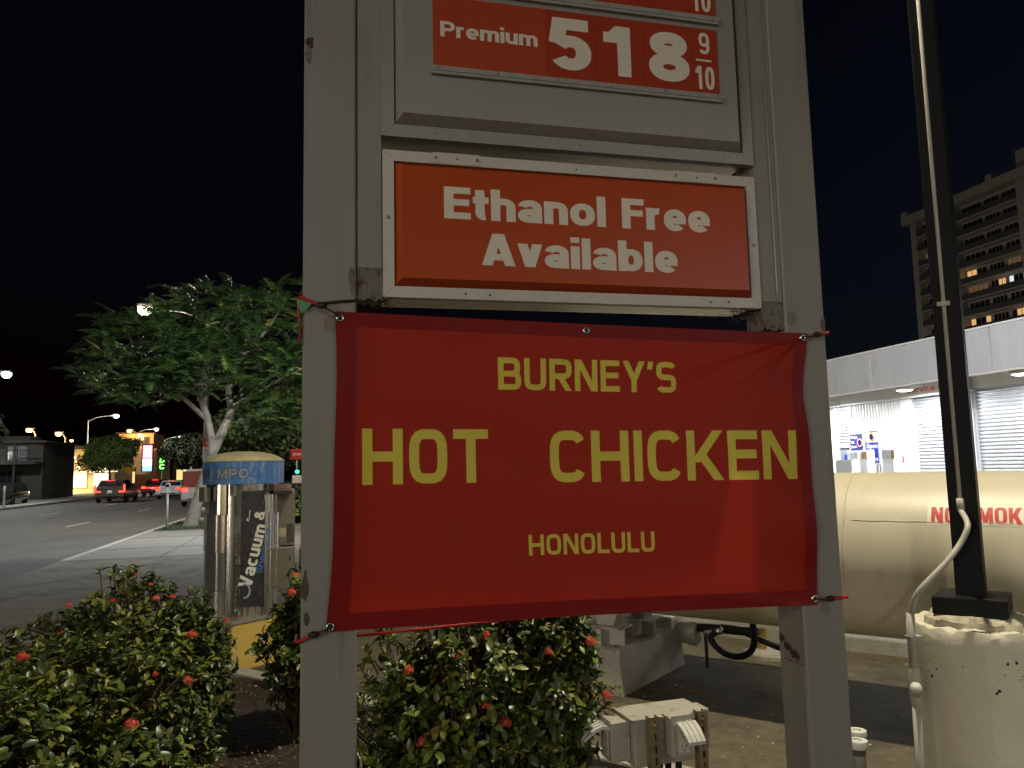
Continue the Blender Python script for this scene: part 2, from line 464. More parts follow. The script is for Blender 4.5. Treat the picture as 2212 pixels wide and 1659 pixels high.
mat('white_aluminium', (.56, .55, .50), .5, .15, var=.06, scale=10, dirt=((.25, .22, .18), 16, .62, .6))
mat('brushed_panel', (.36, .35, .335), .38, .3, var=.05, scale=30, bump=.02, bscale=300, stretch=(1, 1, 12))
mat('orange_plastic', (.46, .062, .010), .32, var=.04, scale=4, spec=.25, coat=.03, dirt=((.45, .07, .03), 9, .66, .4))
mat('price_red', (.43, .052, .012), .42, var=.05, scale=5)
mat('digit_red', (.38, .046, .018), .30, var=.08, scale=9, coat=.3)
mat('sign_white', (.78, .70, .62), .45, var=.03, scale=8)
mat('clear_track', (.36, .35, .34), .2, var=.1, scale=30, spec=.8)
mat('dark_gap', (.02, .02, .02), .8)
mat('rivet_metal', (.35, .34, .32), .4, .8)
cloth('banner_vinyl', (.45, .034, .020), (.56, .034, .013), rough=.30, tr=.38, gloss=.16, bump=.5)
cloth('banner_hem', (.30, .014, .014), (.24, .010, .008), rough=.42, tr=.28, gloss=.2)
cloth('banner_yellow', (.94, .82, .14), (.92, .78, .12), rough=.45, tr=.45, gloss=.15)
mat('grommet_metal', (.75, .74, .72), .22, 1.0, var=.05)
mat('red_cord', (.45, .016, .022), .6, var=.2, scale=80)
mat('dark_cord', (.035, .012, .012), .6)
mat('green_plastic', (.10, .34, .14), .5)
mat('leaf_mid', (.125, .165, .028), .38, var=.35, scale=14, spec=.5)
mat('leaf_dark', (.036, .062, .014), .36, var=.3, scale=14, spec=.55)
mat('leaf_yellow', (.22, .215, .040), .36, var=.3, scale=14)
mat('leaf_dry', (.22, .15, .05), .6, var=.3, scale=14)
mat('twig', (.085, .062, .042), .85, var=.3, scale=30)
mat('ixora_red', (.70, .10, .055), .6, var=.25, scale=50)
mat('bark_pale', (.30, .27, .23), .85, var=.3, scale=5, bump=.6, bscale=25, dirt=((.11, .09, .07), 6, .56, .7))
mat('bark_dark', (.08, .065, .05), .9, var=.3, scale=6, bump=.5, bscale=20)
mat('frond_green', (.042, .088, .017), .5, var=.3, scale=3)
mat('frond_bright', (.13, .19, .030), .5, var=.3, scale=3)
mat('frond_deep', (.019, .042, .011), .5, var=.3, scale=3)
mat('frond_old', (.34, .18, .03), .6, var=.3, scale=3)
mat('far_leaf', (.095, .150, .040), .6, var=.3, scale=3)
mat('far_leaf_deep', (.020, .032, .014), .7, var=.3, scale=3)
mat('grass_blade', (.06, .12, .025), .7, var=.4, scale=6)
mat('steel', (.84, .82, .78), .17, .95, var=.08, scale=6, bump=.02, bscale=30, stretch=(4, 4, .4))
mat('steel_box', (.40, .37, .31), .36, .75, var=.1, scale=5, dirt=((.16, .13, .09), 9, .62, .6))
mat('cap_blue', (.060, .17, .46), .55, var=.15, scale=8, dirt=((.30, .38, .50), 22, .50, .7), stretch=(1, 1, .25))
mat('dome_cream', (.46, .41, .26), .7, var=.14, scale=9, dirt=((.24, .21, .13), 20, .58, .5))
mat('old_print', (.30, .32, .36), .7, var=.3, scale=40)
mat('ghost_print', (.05, .075, .14), .7, var=.3, scale=40)
mat('blue_print', (.06, .17, .50), .6, var=.3, scale=40)
mat('black_panel', (.030, .032, .036), .35, var=.4, scale=10, dirt=((.10, .105, .11), 25, .55, .6))
mat('worn_white', (.68, .68, .64), .6, var=.12, scale=30)
mat('yellow_paint', (.66, .46, .11), .75, var=.1, scale=6, bump=.25, bscale=30, dirt=((.32, .22, .08), 16, .66, .6))
mat('grey_block', (.22, .21, .19), .85, var=.2, scale=8, bump=.3)
mat('rubber', (.014, .014, .014), .45)
mat('tank_paint', (.64, .595, .47), .42, var=.03, scale=2, bump=.05, bscale=5, dirt=((.46, .40, .28), 5, .58, .45), stretch=(1, 1, .35))
mat('label_white', (.86, .84, .74), .5, var=.03)
mat('label_red', (.60, .032, .022), .5, var=.08)
mat('beam_white', (.58, .56, .51), .6, var=.1, scale=8, dirt=((.16, .10, .05), 14, .62, .7))
mat('saddle_concrete', (.50, .48, .44), .8, var=.1, scale=4, bump=.25, bscale=40, dirt=((.25, .23, .20), 9, .62, .5))
mat('pier_concrete', (.74, .70, .58), .85, var=.08, scale=5, bump=.35, bscale=45, dirt=((.05, .045, .04), 17, .66, .9))
mat('grout', (.50, .46, .36), .95, var=.3, scale=18, bump=1.0, bscale=35)
mat('black_paint', (.012, .013, .016), .55, var=.15, scale=6, spec=.15)
mat('conduit_white', (.56, .54, .49), .5, var=.08, scale=12)
mat('grey_box', (.44, .43, .38), .55, var=.1, scale=9, dirt=((.24, .20, .10), 22, .54, .7))
mat('outlet_white', (.68, .67, .60), .5, var=.06)
mat('cover_clear', (.66, .66, .63), .25, var=.06, spec=.7)
mat('galvanised', (.42, .34, .20), .42, .7, var=.2, scale=14)
mat('pipe_dark', (.10, .105, .09), .5)
mat('base_aluminium', (.82, .80, .74), .34, .85, var=.03, scale=10)
mat('pvc_white', (.74, .74, .70), .45, var=.05)
mat('wall_white', (.78, .78, .76), .6, var=.03, scale=3)
mat('fascia_grey', (.56, .56, .58), .5, var=.06, scale=3, dirt=((.36, .35, .33), 4, .58, .5), stretch=(1, 1, .25))
mat('trim_white', (.80, .80, .79), .5, var=.02)
mat('shutter_grey', (.54, .55, .57), .42, .25, var=.05, scale=4)
mat('letter_orange', (.70, .11, .03), .5, var=.05)
mat('poster_navy', (.020, .022, .12), .35, var=.1)
mat('poster_blue', (.015, .02, .26), .35, var=.1)
mat('logo_pink', (.75, .13, .17), .4, var=.05)
mat('logo_orange', (.80, .19, .03), .4, var=.05)
mat('stop_pink', (.70, .06, .10), .5, var=.05)
mat('machine_white', (.72, .73, .74), .45, var=.04)
mat('machine_grey', (.40, .41, .43), .5, var=.06)
mat('grille_brown', (.30, .17, .06), .6, var=.5, scale=60)
mat('window_dark', (.018, .020, .024), .12, var=.2, spec=.6)
mat('pane_grey', (.16, .18, .19), .15, var=.1)
mat('tower_wall', (.36, .33, .30), .8, var=.06, scale=.2)
mat('tower_slab', (.36, .34, .31), .8, var=.05, scale=.3)
mat('tower_rail', (.07, .07, .075), .7, var=.15, scale=.5)
mat('dark_timber', (.035, .029, .026), .8, var=.2, scale=3)
mat('dark_plaster', (.05, .043, .038), .85, var=.15, scale=2)
mat('cream_plaster', (.52, .42, .24), .8, var=.1, scale=2)
mat('tan_plaster', (.36, .24, .14), .85, var=.08, scale=1)
mat('orange_plaster', (.50, .30, .13), .85, var=.08, scale=1)
mat('roof_dark', (.05, .042, .038), .8, var=.2, scale=2)
mat('pole_grey', (.26, .26, .25), .5, .3, var=.1, scale=3)
mat('meter_grey', (.50, .50, .49), .5, .2, var=.1)
mat('sign_red', (.55, .03, .03), .5, var=.05)
mat('sign_green', (.02, .22, .12), .5)
mat('sign_yellow', (.60, .42, .04), .5)
mat('car_black', (.022, .021, .022), .18, .3, var=.05, coat=.6)
mat('car_brown', (.075, .065, .058), .25, .4, var=.05, coat=.6)
mat('car_red', (.16, .02, .02), .2, .3, var=.05, coat=.6)
mat('car_white', (.62, .64, .68), .2, .1, var=.03, coat=.6)
mat('car_silver', (.40, .42, .45), .25, .5, var=.03, coat=.5)
mat('tyre', (.016, .016, .016), .85)
mat('wheel_rim', (.40, .40, .40), .3, .9)
mat('plate_white', (.72, .72, .70), .5)
mat('truck_red', (.30, .05, .035), .4, var=.1)
emis('tail_glow', (1.0, .030, .020), 7)
emis('tail_glow_dim', (1.0, .06, .03), 2.5)
emis('plate_lamp', (1, .95, .85), 3)
emis('led_white', (.90, .95, 1.0), 14)
emis('street_white', (1.0, .92, .66), 40)
emis('street_cool', (.95, 1.0, .95), 40)
emis('sodium', (1.0, .48, .10), 22)
emis('room_warm', (1.0, .58, .22), .75)
emis('room_white', (.86, .93, 1.0), .9)
emis('room_dim', (1.0, .60, .30), .10)
emis('shop_glow', (1.0, .70, .28), 1.1)
emis('shop_bright', (1.0, .84, .52), 2.6)
emis('bulb_warm', (1.0, .78, .36), 12)
emis('neon_pink', (1.0, .22, .42), 4)
emis('neon_white', (1.0, .78, .85), 5)
emis('neon_blue', (.20, .55, 1.0), 3)
emis('neon_green', (.16, 1.0, .10), 4)
emis('signal_green', (.05, 1.0, .55), 5)
emis('signal_red', (1.0, .05, .06), 4)

# ------------------------------------------------------------------ the setting
def sheet(name, pts, z, m, kind='structure', parent=None):
    o = MB().add([(x, y, z) for x, y in pts], [tuple(range(len(pts)))]).build(name, m, parent)
    return tag(o, kind=kind)
NC = 3.78                                     # the planter kerb runs along n = NC
def line_pt(sv, nv): p = dg(sv, nv, 0); return (p.x, p.y)
sheet('ground', [(-1200, -300), (1200, -300), (1200, 1600), (-1200, 1600)], -.20, 'earth')
sheet('road', [(-18, -60), (-5.0, -60), (-5.0, 420), (-18, 420)], -.13, 'road_asphalt')
tag(bx('far_pavement', 'concrete_walk', None, -25, -18, -60, 420, -.19, 0.0), kind='structure')
tag(bx('pavement', 'concrete_walk', None, -5, -1.5, 17.6, 330, -.19, 0.012), kind='structure')
# driveway crossing, dropped towards the road
dv = MB()
ys = [-40 + i * 2.2 for i in range(24)] + [12.6, 13.6, 14.6, 15.6, 16.6, 17.6]
for y0, y1 in zip(ys[:-1], ys[1:]):
    t0, t1 = [max(0, min(1, (y - 12.6) / 5.0)) for y in (y0, y1)]
    e0, e1 = -.11 + .118 * t0 ** 1.3, -.11 + .118 * t1 ** 1.3; m0, m1 = -.012 + .020 * t0, -.012 + .020 * t1
    dv.add([(-5.17, y0, e0), (-4.2, y0, m0), (-4.2, y1, m1), (-5.17, y1, e1)], [(0, 1, 2, 3)])
    dv.add([(-4.2, y0, m0), (-1.5, y0, .004), (-1.5, y1, .004), (-4.2, y1, m1)], [(0, 1, 2, 3)])
    dv.add([(-5.17, y0, -.19), (-5.17, y1, -.19), (-5.17, y1, e1), (-5.17, y0, e0)], [(0, 1, 2, 3)])
mat('driveway_mat', (.19, .175, .148), .88, var=.2, scale=2.5, bump=.4, bscale=90, dirt=((.07, .064, .055), 1.2, .50, .65))
tag(dv.build('driveway', 'driveway_mat'), kind='structure')
jt = MB()
for y in (19.8, 23.0, 26.2, 29.4, 32.6, 35.8, 39, 42.2): jt.box(-5, -1.5, y, y + .025, .013, .0165)
jt.box(-3.25, -3.22, 17.6, 45, .013, .0165)
tag(jt.build('pavement_joints', mat('joint_dark', (.10, .095, .085), .9)), kind='structure')
kb = MB()
kb.box(-5.16, -5.005, 17.6, 330, -.19, .016, bev=.02)
tag(kb.build('kerb', 'kerb_concrete'), kind='structure')
gt = MB().box(-5.55, -5.17, -40, 330, -.19, -.1235)
tag(gt.build('gutter', 'gutter_concrete'), kind='structure')
kb = MB().box(-18, -17.85, -60, 420, -.19, .012)
tag(kb.build('far_kerb', 'kerb_concrete'), kind='structure')
lot = [(-1.5, -8), (60, -8), (60, 60), (-1.5, 60)]
sheet('parking_lot', lot, .004, 'asphalt')
rm = MB()
for lane, y00 in ((-9.1, 33.0), (-13.2, 31.5)):
    for i in range(-3, 12):
        rm.add([(lane - .06, y00 + i * 11.5 - 1.2, -.126), (lane + .06, y00 + i * 11.5 - 1.2, -.126), (lane + .06, y00 + i * 11.5 + 1.8, -.126), (lane - .06, y00 + i * 11.5 + 1.8, -.126)], [(0, 1, 2, 3)])
tag(rm.build('road_markings', 'road_paint'), kind='structure')
# planter: soil bed, kerb
A = line_pt(6.05, NC); B = line_pt(-6, NC)
soil = MB()
nx, ny = 44, 44
vs = []
for j in range(ny + 1):
    for i in range(nx + 1):
        sv = -6 + 12.0 * i / nx; nv = -3.0 + (NC + 3.0) * j / ny
        p = dg(sv, nv, 0)
        vs.append((p.x, p.y, .075 + .018 * math.sin(sv * 5.1 + nv * 3) + .015 * math.sin(sv * 11.7 - nv * 8) + random.uniform(-.006, .006)))
soil.add(vs, [(j * (nx + 1) + i, j * (nx + 1) + i + 1, (j + 1) * (nx + 1) + i + 1, (j + 1) * (nx + 1) + i) for j in range(ny) for i in range(nx)])
tag(soil.build('planter_soil', 'soil', None, True), kind='structure')
seg = empty('planter_kerb', dg(3, NC, 0)); tag(seg, kind='structure')
sv = 6.05
while sv > -6:
    l = 1.5
    MB().box(sv - l + .006, sv, NC, NC + .15, -.1, .125 + random.uniform(-.004, .004), T=lambda a, b, c: dg(a, b, c), bev=.012).build('kerb_stone', 'kerb_concrete', seg)
    sv -= l
MB().box(6.05, 6.2, -3, NC + .15, -.1, .12, T=lambda a, b, c: dg(a, b, c), bev=.012).build('kerb_return', 'kerb_concrete', seg)
# far kerb and bed behind the tank
seg = empty('rear_kerb', dg(2, 7.45, 0)); tag(seg, kind='structure')
for i in range(7):
    MB().box(-2.5 + i * 1.2 + .005, -2.5 + (i + 1) * 1.2 - .005, 7.45, 7.62, -.1, .13, T=lambda a, b, c: dg(a, b, c), bev=.012).build('kerb_stone', 'kerb_concrete', seg)
# crumbs, leaf litter
g = MB()
for i in range(5200):
    sv = random.uniform(1.5, 6.0); nv = random.uniform(1.0, NC - .02); p = dg(sv, nv, .09 + random.uniform(-.01, .012))
    r = random.uniform(.004, .014); q = random.uniform(0, 6.28)
    a = Vector((math.cos(q) * r, math.sin(q) * r, random.uniform(-.004, .008))); b = Vector((-math.sin(q) * r * .6, math.cos(q) * r * .6, random.uniform(-.003, .006)))
    g.add([p - a, p - b, p + a, p + b], [(0, 1, 2, 3)])
tag(g.build('soil_litter', mat('litter', (.24, .17, .095), .9, var=.7, scale=30)), 'loose bark chips and dead leaf bits scattered over the planter soil', 'litter', kind='stuff')
g = MB()
for i in range(420):
    sv = random.uniform(-1.5, 4.5); nv = random.uniform(NC + .2, 7.4); p = dg(sv, nv, .008)
    r = random.choice((.004, .006, .006, .009, .014)) * random.uniform(.7, 1.2); q = random.uniform(0, 6.28)
    a = Vector((math.cos(q) * r, math.sin(q) * r, 0)); b = Vector((-math.sin(q) * r * .7, math.cos(q) * r * .7, 0)); t = Vector((0, 0, r * .6))
    g.add([p - a, p - b, p + a, p + b, p + t], [(0, 1, 4), (1, 2, 4), (2, 3, 4), (3, 0, 4)])
tag(g.build('lot_grit', mat('grit_white', (.55, .54, .50), .8, var=.3, scale=50)), 'tiny white pebbles and flakes strewn on the dark asphalt lot', 'gravel', kind='stuff')

# ------------------------------------------------------------------ price sign
sign = empty('price_sign', (.86, 2.48, 0), 'tall gas price sign on two square grey posts with orange panels', 'sign')
YF = 2.40
for (x0, x1) in ((-.057, .105), (1.614, 1.776)):
    post = MB().box(x0, x1, YF, YF + .162, -.05, 5.2, bev=.006).build('post', 'post_paint', sign)
    if x0 > 1:
        MB().box(x0 - .009, x0, YF + .004, YF + .125, .60, 1.00).build('patch_plate', 'post_paint', post)
        rz = MB()
        for i in range(9):
            z = 1.02 - random.uniform(0, .015) + i * .006; y = YF + .03 + .012 * i
            rz.add([(x0 - .0098, y, z), (x0 - .0098, y + .014, z - .006), (x0 - .0098, y + .012, z + random.uniform(.012, .03)), (x0 - .0098, y - .002, z + random.uniform(.006, .02))], [(0, 1, 2, 3)])
        rz.build('rust_streak', 'rust', post)
        MB().box(x0 - .012, x0, YF + .035, YF + .06, 1.13, 1.21).box(x0 - .016, x0, YF + .01, YF + .10, 1.21, 1.235).build('bracket', 'post_paint', post)
def blotch(par, cx, cz, r, y, m='rusty_paint', tall=1.0, nm='rust_stain'):
    mb = MB(); pts = []
    for k in range(16):
        q = k * math.pi / 8; rr_ = r * random.uniform(.65, 1.1)
        pts.append((cx + rr_ * math.cos(q), y, cz + rr_ * math.sin(q) * tall))
    mb.add([(cx, y, cz)] + pts, [(0, k + 1, (k + 1) % 16 + 1) for k in range(16)])
    return mb.build(nm, m, par)
posts_ = [o for o in sign.children if o.name.startswith('post')]
blotch(posts_[0], -.040, 3.06, .014, YF - .0012, 'rust', 1.6); blotch(posts_[0], -.044, 3.02, .010, YF - .0016, 'rusty_paint', 3.5)
blotch(posts_[0], -.046, 1.36, .012, YF - .0012, 'scuff_dark', 4, 'scuff'); blotch(posts_[0], -.040, 1.27, .010, YF - .0012, 'scuff_dark', 2, 'scuff')
blotch(posts_[0], .03, 2.15, .03, YF - .0010, 'grime', 1.2, 'grime'); blotch(posts_[0], .092, 2.29, .012, YF - .0012, 'rusty_paint', 4.5)
blotch(posts_[1], 1.766, 2.19, .012, YF - .0012, 'rusty_paint', 2.4); blotch(posts_[1], 1.64, 2.21, .022, YF - .0012, 'grime', 1.2, 'grime'); blotch(posts_[1], 1.70, 1.19, .02, YF - .0012, 'grime', 1.5, 'grime')
# filler plates beside the cabinets, rusted off at the foot
def ragged(x0, x1, y, z0, z1, th, nam, m, par):
    mb = MB(); n = 9
    pts = [(x0 + (x1 - x0) * i / n, z0 + random.uniform(-.009, .007)) for i in range(n + 1)]
    pts = pts + [(x1, z1), (x0, z1)]
    k = len(pts)
    vs = [(x, y, z) for x, z in pts] + [(x, y + th, z) for x, z in pts]
    mb.add(vs, [tuple(range(k)), tuple(range(2 * k - 1, k - 1, -1))] + [(i, (i + 1) % k, k + (i + 1) % k, k + i) for i in range(k)])
    return mb.build(nam, m, par)
fl = bx('filler_plate', 'post_paint', sign, .1085, .1835, YF + .008, YF + .10, 2.335, 5.2)
ragged(.1085, .1835, YF + .010, 2.235, 2.335, .08, 'rusted_foot', 'rusty_paint', fl)
fr = bx('filler_plate', 'post_paint', sign, 1.5255, 1.612, YF + .008, YF + .13, 2.27, 5.2)
ragged(1.5255, 1.612, YF + .010, 2.17, 2.27, .10, 'rusted_foot', 'rusty_paint', fr)
bx('filler_edge', 'aluminium', fr, 1.586, 1.592, YF + .0015, YF + .008, 2.30, 5.2)

def mitre_frame(par, x0, x1, z0, z1, w, y0, y1, m):
    """four mitred rails, each its own piece"""
    e = .0006
    def rail(a, b, c, d): 
        vs = [(p[0], y0, p[1]) for p in (a, b, c, d)] + [(p[0], y1, p[1]) for p in (a, b, c, d)]
        return MB().add(vs, [(0, 1, 2, 3), (7, 6, 5, 4), (0, 4, 5, 1), (1, 5, 6, 2), (2, 6, 7, 3), (3, 7, 4, 0)]).build('frame_rail', m, par)
    rail((x0 + e, z0), (x1 - e, z0), (x1 - w - e, z0 + w), (x0 + w + e, z0 + w))
    rail((x1, z0 + e), (x1, z1 - e), (x1 - w, z1 - w - e), (x1 - w, z0 + w + e))
    rail((x1 - e, z1), (x0 + e, z1), (x0 + w + e, z1 - w), (x1 - w - e, z1 - w))
    rail((x0, z1 - e), (x0, z0 + e), (x0 + w, z0 + w + e), (x0 + w, z1 - w - e))
def embossed(par, nm, m, x0, x1, z0, z1, y0, y1, bv):
    """pan-formed face: rim at y0, flat face proud at y1"""
    vs = [(x0, y0, z0), (x1, y0, z0), (x1, y0, z1), (x0, y0, z1), (x0 + bv, y1, z0 + bv), (x1 - bv, y1, z0 + bv), (x1 - bv, y1, z1 - bv), (x0 + bv, y1, z1 - bv)]
    return MB().add(vs, [(4, 5, 6, 7), (0, 1, 5, 4), (1, 2, 6, 5), (2, 3, 7, 6), (3, 0, 4, 7)]).build(nm, m, par)
def rivets(par, pts, y, r=.0055):
    for x, z in pts:
        MB().lathe([(r, 0), (r * .9, r * .35), (r * .45, r * .65), (0, r * .7)], (x, y, z), 10, (Vector((1, 0, 0)), Vector((0, 0, 1)), Vector((0, -1, 0)))).build('rivet', 'rivet_metal', par, True)

# price cabinet
pc = bx('price_cabinet', 'aluminium', sign, .187, 1.518, YF + .03, YF + .20, 2.79, 5.15)
mitre_frame(pc, .183, 1.522, 2.770, 5.16, .042, YF - .002, YF + .032, 'aluminium')
fp = embossed(sign, 'face_panel', 'brushed_panel', .2265, 1.4785, 2.8145, 5.11, YF + .010, YF - .030, .026)
rivets(pc, [(.36, 2.792), (.86, 2.79), (1.40, 2.789)], YF - .002, .0045)
YP = YF - .030
for k, (z0, z1) in enumerate(((2.999, 3.252), (3.293, 3.546), (3.587, 3.84))):
    row = bx('price_panel', 'price_red', fp, .350, 1.379, YP - .004, YP - .0005, z0, z1)
    for (a, b) in ((.735, .912), (.914, 1.092), (1.094, 1.2755), (1.2775, 1.3795)):
        bx('digit_card', 'digit_red', fp, a, b, YP - .0062, YP - .0042, z0 + .004, z1 - .002)
    if k == 0:
        write('letter', 'Premium', 'sign_white', fp, .054, .332, on_y(.374, 3.111, YP - .0062 + .002), split=True, con=1.4, w=.265, n=2.3, gap=.075)
        write('digit', '5', 'sign_white', fp, .186, .150, on_y(.747, 3.040, YP - .0062), w=.30, con=1.32, n=2.2)
        write('digit', '1', 'sign_white', fp, .182, .100, on_y(.943, 3.037, YP - .0062), w=.27, con=1.3, n=2.2, lab='narrow white figure one on its red card')
        write('digit', '8', 'sign_white', fp, .184, .156, on_y(1.110, 3.037, YP - .0062), w=.29, con=1.25, n=2.2)
    else:
        write('word', ('Plus', 'Regular')[k - 1], 'sign_white', fp, .054, .2, on_y(.374, 3.111 + .294 * k, YP - .0062 + .002), w=.215, n=2.3, gap=.075)
    write('digit', '9', 'sign_white', fp, .080, .042, on_y(1.306, 3.155 + .294 * k, YP - .0062), w=.155, n=2.5)
    bx('fraction_bar', 'sign_white', fp, 1.293, 1.353, YP - .0075, YP - .0064, 3.1265 + .294 * k, 3.1335 + .294 * k)
    write('digit', '10', 'sign_white', fp, .086, .074, on_y(1.288, 3.022 + .294 * k, YP - .0062), w=.15, n=2.5, gap=.14)
    tr = MB().box(.343, 1.386, YP - .014, YP - .0005, z0 - .022, z0 - .012).box(.343, 1.386, YP - .017, YP - .0128, z0 - .012, z0 + .004)
    t_ = tr.build('card_track', 'clear_track', fp)
    rivets(fp, [(.362 + i * .2, z0 - .004) for i in range(6)], YP - .017, .0042)
# ethanol cabinet
ec = bx('notice_cabinet', 'white_aluminium', sign, .190, 1.516, YF + .03, YF + .196, 2.2565, 2.715)
mitre_frame(ec, .187, 1.520, 2.241, 2.724, .036, YF - .002, YF + .032, 'white_aluminium')
for i in range(5): bx('base_rib', 'base_aluminium', ec, .196, 1.51, YF + .038 + i * .031, YF + .060 + i * .031, 2.248, 2.2562)
for i in range(3): bx('top_rib', 'aluminium', ec, .196, 1.51, YF + .045 + i * .045, YF + .075 + i * .045, 2.7152, 2.732)
np_ = embossed(sign, 'notice_panel', 'orange_plastic', .2235, 1.4835, 2.2775, 2.6875, YF + .012, YF - .026, .022)
write('letter', 'Ethanol Free', 'sign_white', np_, .106, .941, on_y(.380, 2.4985, YF - .026), w=.295, con=1.42, n=2.25, gap=.07, split=True)
write('letter', 'Available', 'sign_white', np_, .106, .690, on_y(.501, 2.3495, YF - .026), w=.295, con=1.42, n=2.25, gap=.07, split=True)
for (a, b) in ((.350, .506), (1.200, 1.372)):
    bx('cover_plate', 'white_aluminium', ec, a, b, YF - .0046, YF - .0022, 2.690, 2.7265)
    rivets(ec, [(a + .008, 2.709), (b - .010, 2.708)], YF - .0046, .006)
rivets(ec, [(.204, 2.50), (1.503, 2.47)], YF - .002, .006)
hl = MB()
for x, z in ((.43, 2.708), (.84, 2.703), (1.29, 2.706), (.45, 2.259), (.53, 2.257), (1.32, 2.258), (1.39, 2.260)):
    hl.lathe([(.0035, 0), (0, .0006)], (x, YF - .0048, z), 8, (Vector((1, 0, 0)), Vector((0, 0, 1)), Vector((0, -1, 0))))
hl.build('drill_hole', 'dark_gap', ec)
nest = MB()
for (cx, cz, sx) in ((.165, 2.235, .06), (1.50, 2.232, .07)):
    for i in range(46):
        p = Vector((cx + random.gauss(0, sx * .5), YF + .02 + random.uniform(0, .12), cz + random.gauss(0, .010)))
        d = Vector((random.uniform(-1, 1), random.uniform(-.6, .6), random.uniform(-.35, .35))) * .03
        nest.tube([p - d, p + Vector((0, 0, .004)), p + d], .0012, 3, False)
tag(nest.build('frayed_wire', 'twig', sign), kind='stuff')

# ------------------------------------------------------------------ banner
ban = empty('vinyl_banner', (.86, 2.385, 1.2), 'red vinyl banner with yellow lettering tied between the two sign posts', 'banner')
def banner_pt(u, v):                     # u 0..1 left to right, v 0..1 bottom to top
    xl = .014 + (.037 - .014) * v + .016 * math.sin(math.pi * v) + .004 * math.sin(9 * v)
    xr = 1.664 + (1.686 - 1.664) * v + (.006 * math.sin(6.6 * v) - .016 * math.exp(-((v - .77) / .12) ** 2))
    x = xl + (xr - xl) * u
    zb = 1.231 + (1.205 - 1.231) * u + .006 * math.sin(math.pi * u)
    zt = 2.188 + (2.152 - 2.188) * u - .003 * math.sin(math.pi * u)
    z = zb + (zt - zb) * v
    # free cloth between the posts bellies back a little; tension folds run in from the corners
    y = YF - .012 + .012 * math.sin(math.pi * u) ** 1.3 * math.sin(math.pi * v) ** .8
    def fold(cu, cv, du, dv, wd, amp, ln):
        a, b = (u - cu) * 1.65, (v - cv) * .96; L = math.hypot(du, dv); du_, dv_ = du / L, dv / L
        t = a * du_ + b * dv_; s_ = -a * dv_ + b * du_
        if t < 0: return 0
        return amp * math.exp(-(s_ / (wd * (1 + 1.5 * t))) ** 2) * math.exp(-t / ln) * min(1, t / .06)
    y -= fold(1, 1, -1, -.30, .011, .0060, .30) - fold(1, 1, -1, -.42, .010, .0045, .34) + fold(1, 1, -.9, -.62, .010, .0045, .30) - fold(1, 1, -.7, -.8, .012, .004, .3)
    y -= fold(0, 1, 1, -.10, .008, .0035, .22) - fold(0, 1, 1, -.24, .008, .003, .25) + fold(0, 0, 1, .20, .010, .0035, .2) + fold(1, 0, -1, .10, .009, .004, .3) - fold(1, 0, -1, .22, .009, .003, .25)
    y += .0016 * math.sin(u * 31 + v * 3) * (1 - v) * .5 + .0008 * math.sin(v * 23 + u * 5)
    y += .004 * math.exp(-((u - .99) / .05) ** 2) * math.sin(v * 17)
    return Vector((x, y, z))
def banner_x(x, z, lift):                # inverse by a few fixed point steps
    u = (x - .02) / 1.65; v = (z - 1.22) / .95
    for _ in range(4):
        p = banner_pt(u, v); u += (x - p.x) / 1.65; v += (z - p.z) / .95
    p = banner_pt(u, v); return Vector((x, p.y - lift, z))
NU, NV = 480, 300
HU, HV = .045, .052                      # hem widths
PRINT = (("BURNEY'S", .551, 1.173, 1.948, 2.053, 1.938, 2.043, .10), ('HOT', .121, .515, 1.656, 1.827, 1.653, 1.821, .11), ('CHICKEN', .719, 1.617, 1.647, 1.815, 1.636, 1.806, .105), ('HONOLULU', .640, 1.071, 1.420, 1.485, 1.412, 1.478, .12))
def banner_uv(x, z):
    u = (x - .02) / 1.65; v = (z - 1.22) / .95
    for _ in range(3):
        p = banner_pt(u, v); u += (x - p.x) / 1.65; v += (z - p.z) / .95
    return u, v
# the red ink stops where the yellow print sits, so light comes through the letters yellow
inked = set()
for txt, x0, x1, zl, zlt, zr, zrt, gp in PRINT:
    sz = zlt - zl; tot = x1 - x0
    for quads in text_quads(txt, tot / sz, w=.182, n=3.4, gap=gp, step=.10):
        for q, lay in quads:
            uv = []
            for (qu, qv) in q:
                a_ = qu * sz / tot; zb = zl + (zr - zl) * a_; zt_ = zlt + (zrt - zlt) * a_
                uu_, vv_ = banner_uv(x0 + qu * sz, zb + (zt_ - zb) * qv); uv.append((uu_ * NU, vv_ * NV))
            for gi in range(math.ceil(min(p[0] for p in uv)), math.floor(max(p[0] for p in uv)) + 1):
                for gj in range(math.ceil(min(p[1] for p in uv)), math.floor(max(p[1] for p in uv)) + 1):
                    sg = [(uv[(k + 1) % 4][0] - uv[k][0]) * (gj - uv[k][1]) - (uv[(k + 1) % 4][1] - uv[k][1]) * (gi - uv[k][0]) for k in range(4)]
                    if all(s_ >= -1e-9 for s_ in sg) or all(s_ <= 1e-9 for s_ in sg): inked.add((gi, gj))
vs = [banner_pt(i / NU, j / NV) for j in range(NV + 1) for i in range(NU + 1)]
fs = [(j * (NU + 1) + i, j * (NU + 1) + i + 1, (j + 1) * (NU + 1) + i + 1, (j + 1) * (NU + 1) + i) for j in range(NV) for i in range(NU)
      if not ((i, j) in inked and (i + 1, j) in inked and (i, j + 1) in inked and (i + 1, j + 1) in inked)]
bsheet = MB().add(vs, fs).build('banner_sheet', 'banner_vinyl', ban, True)
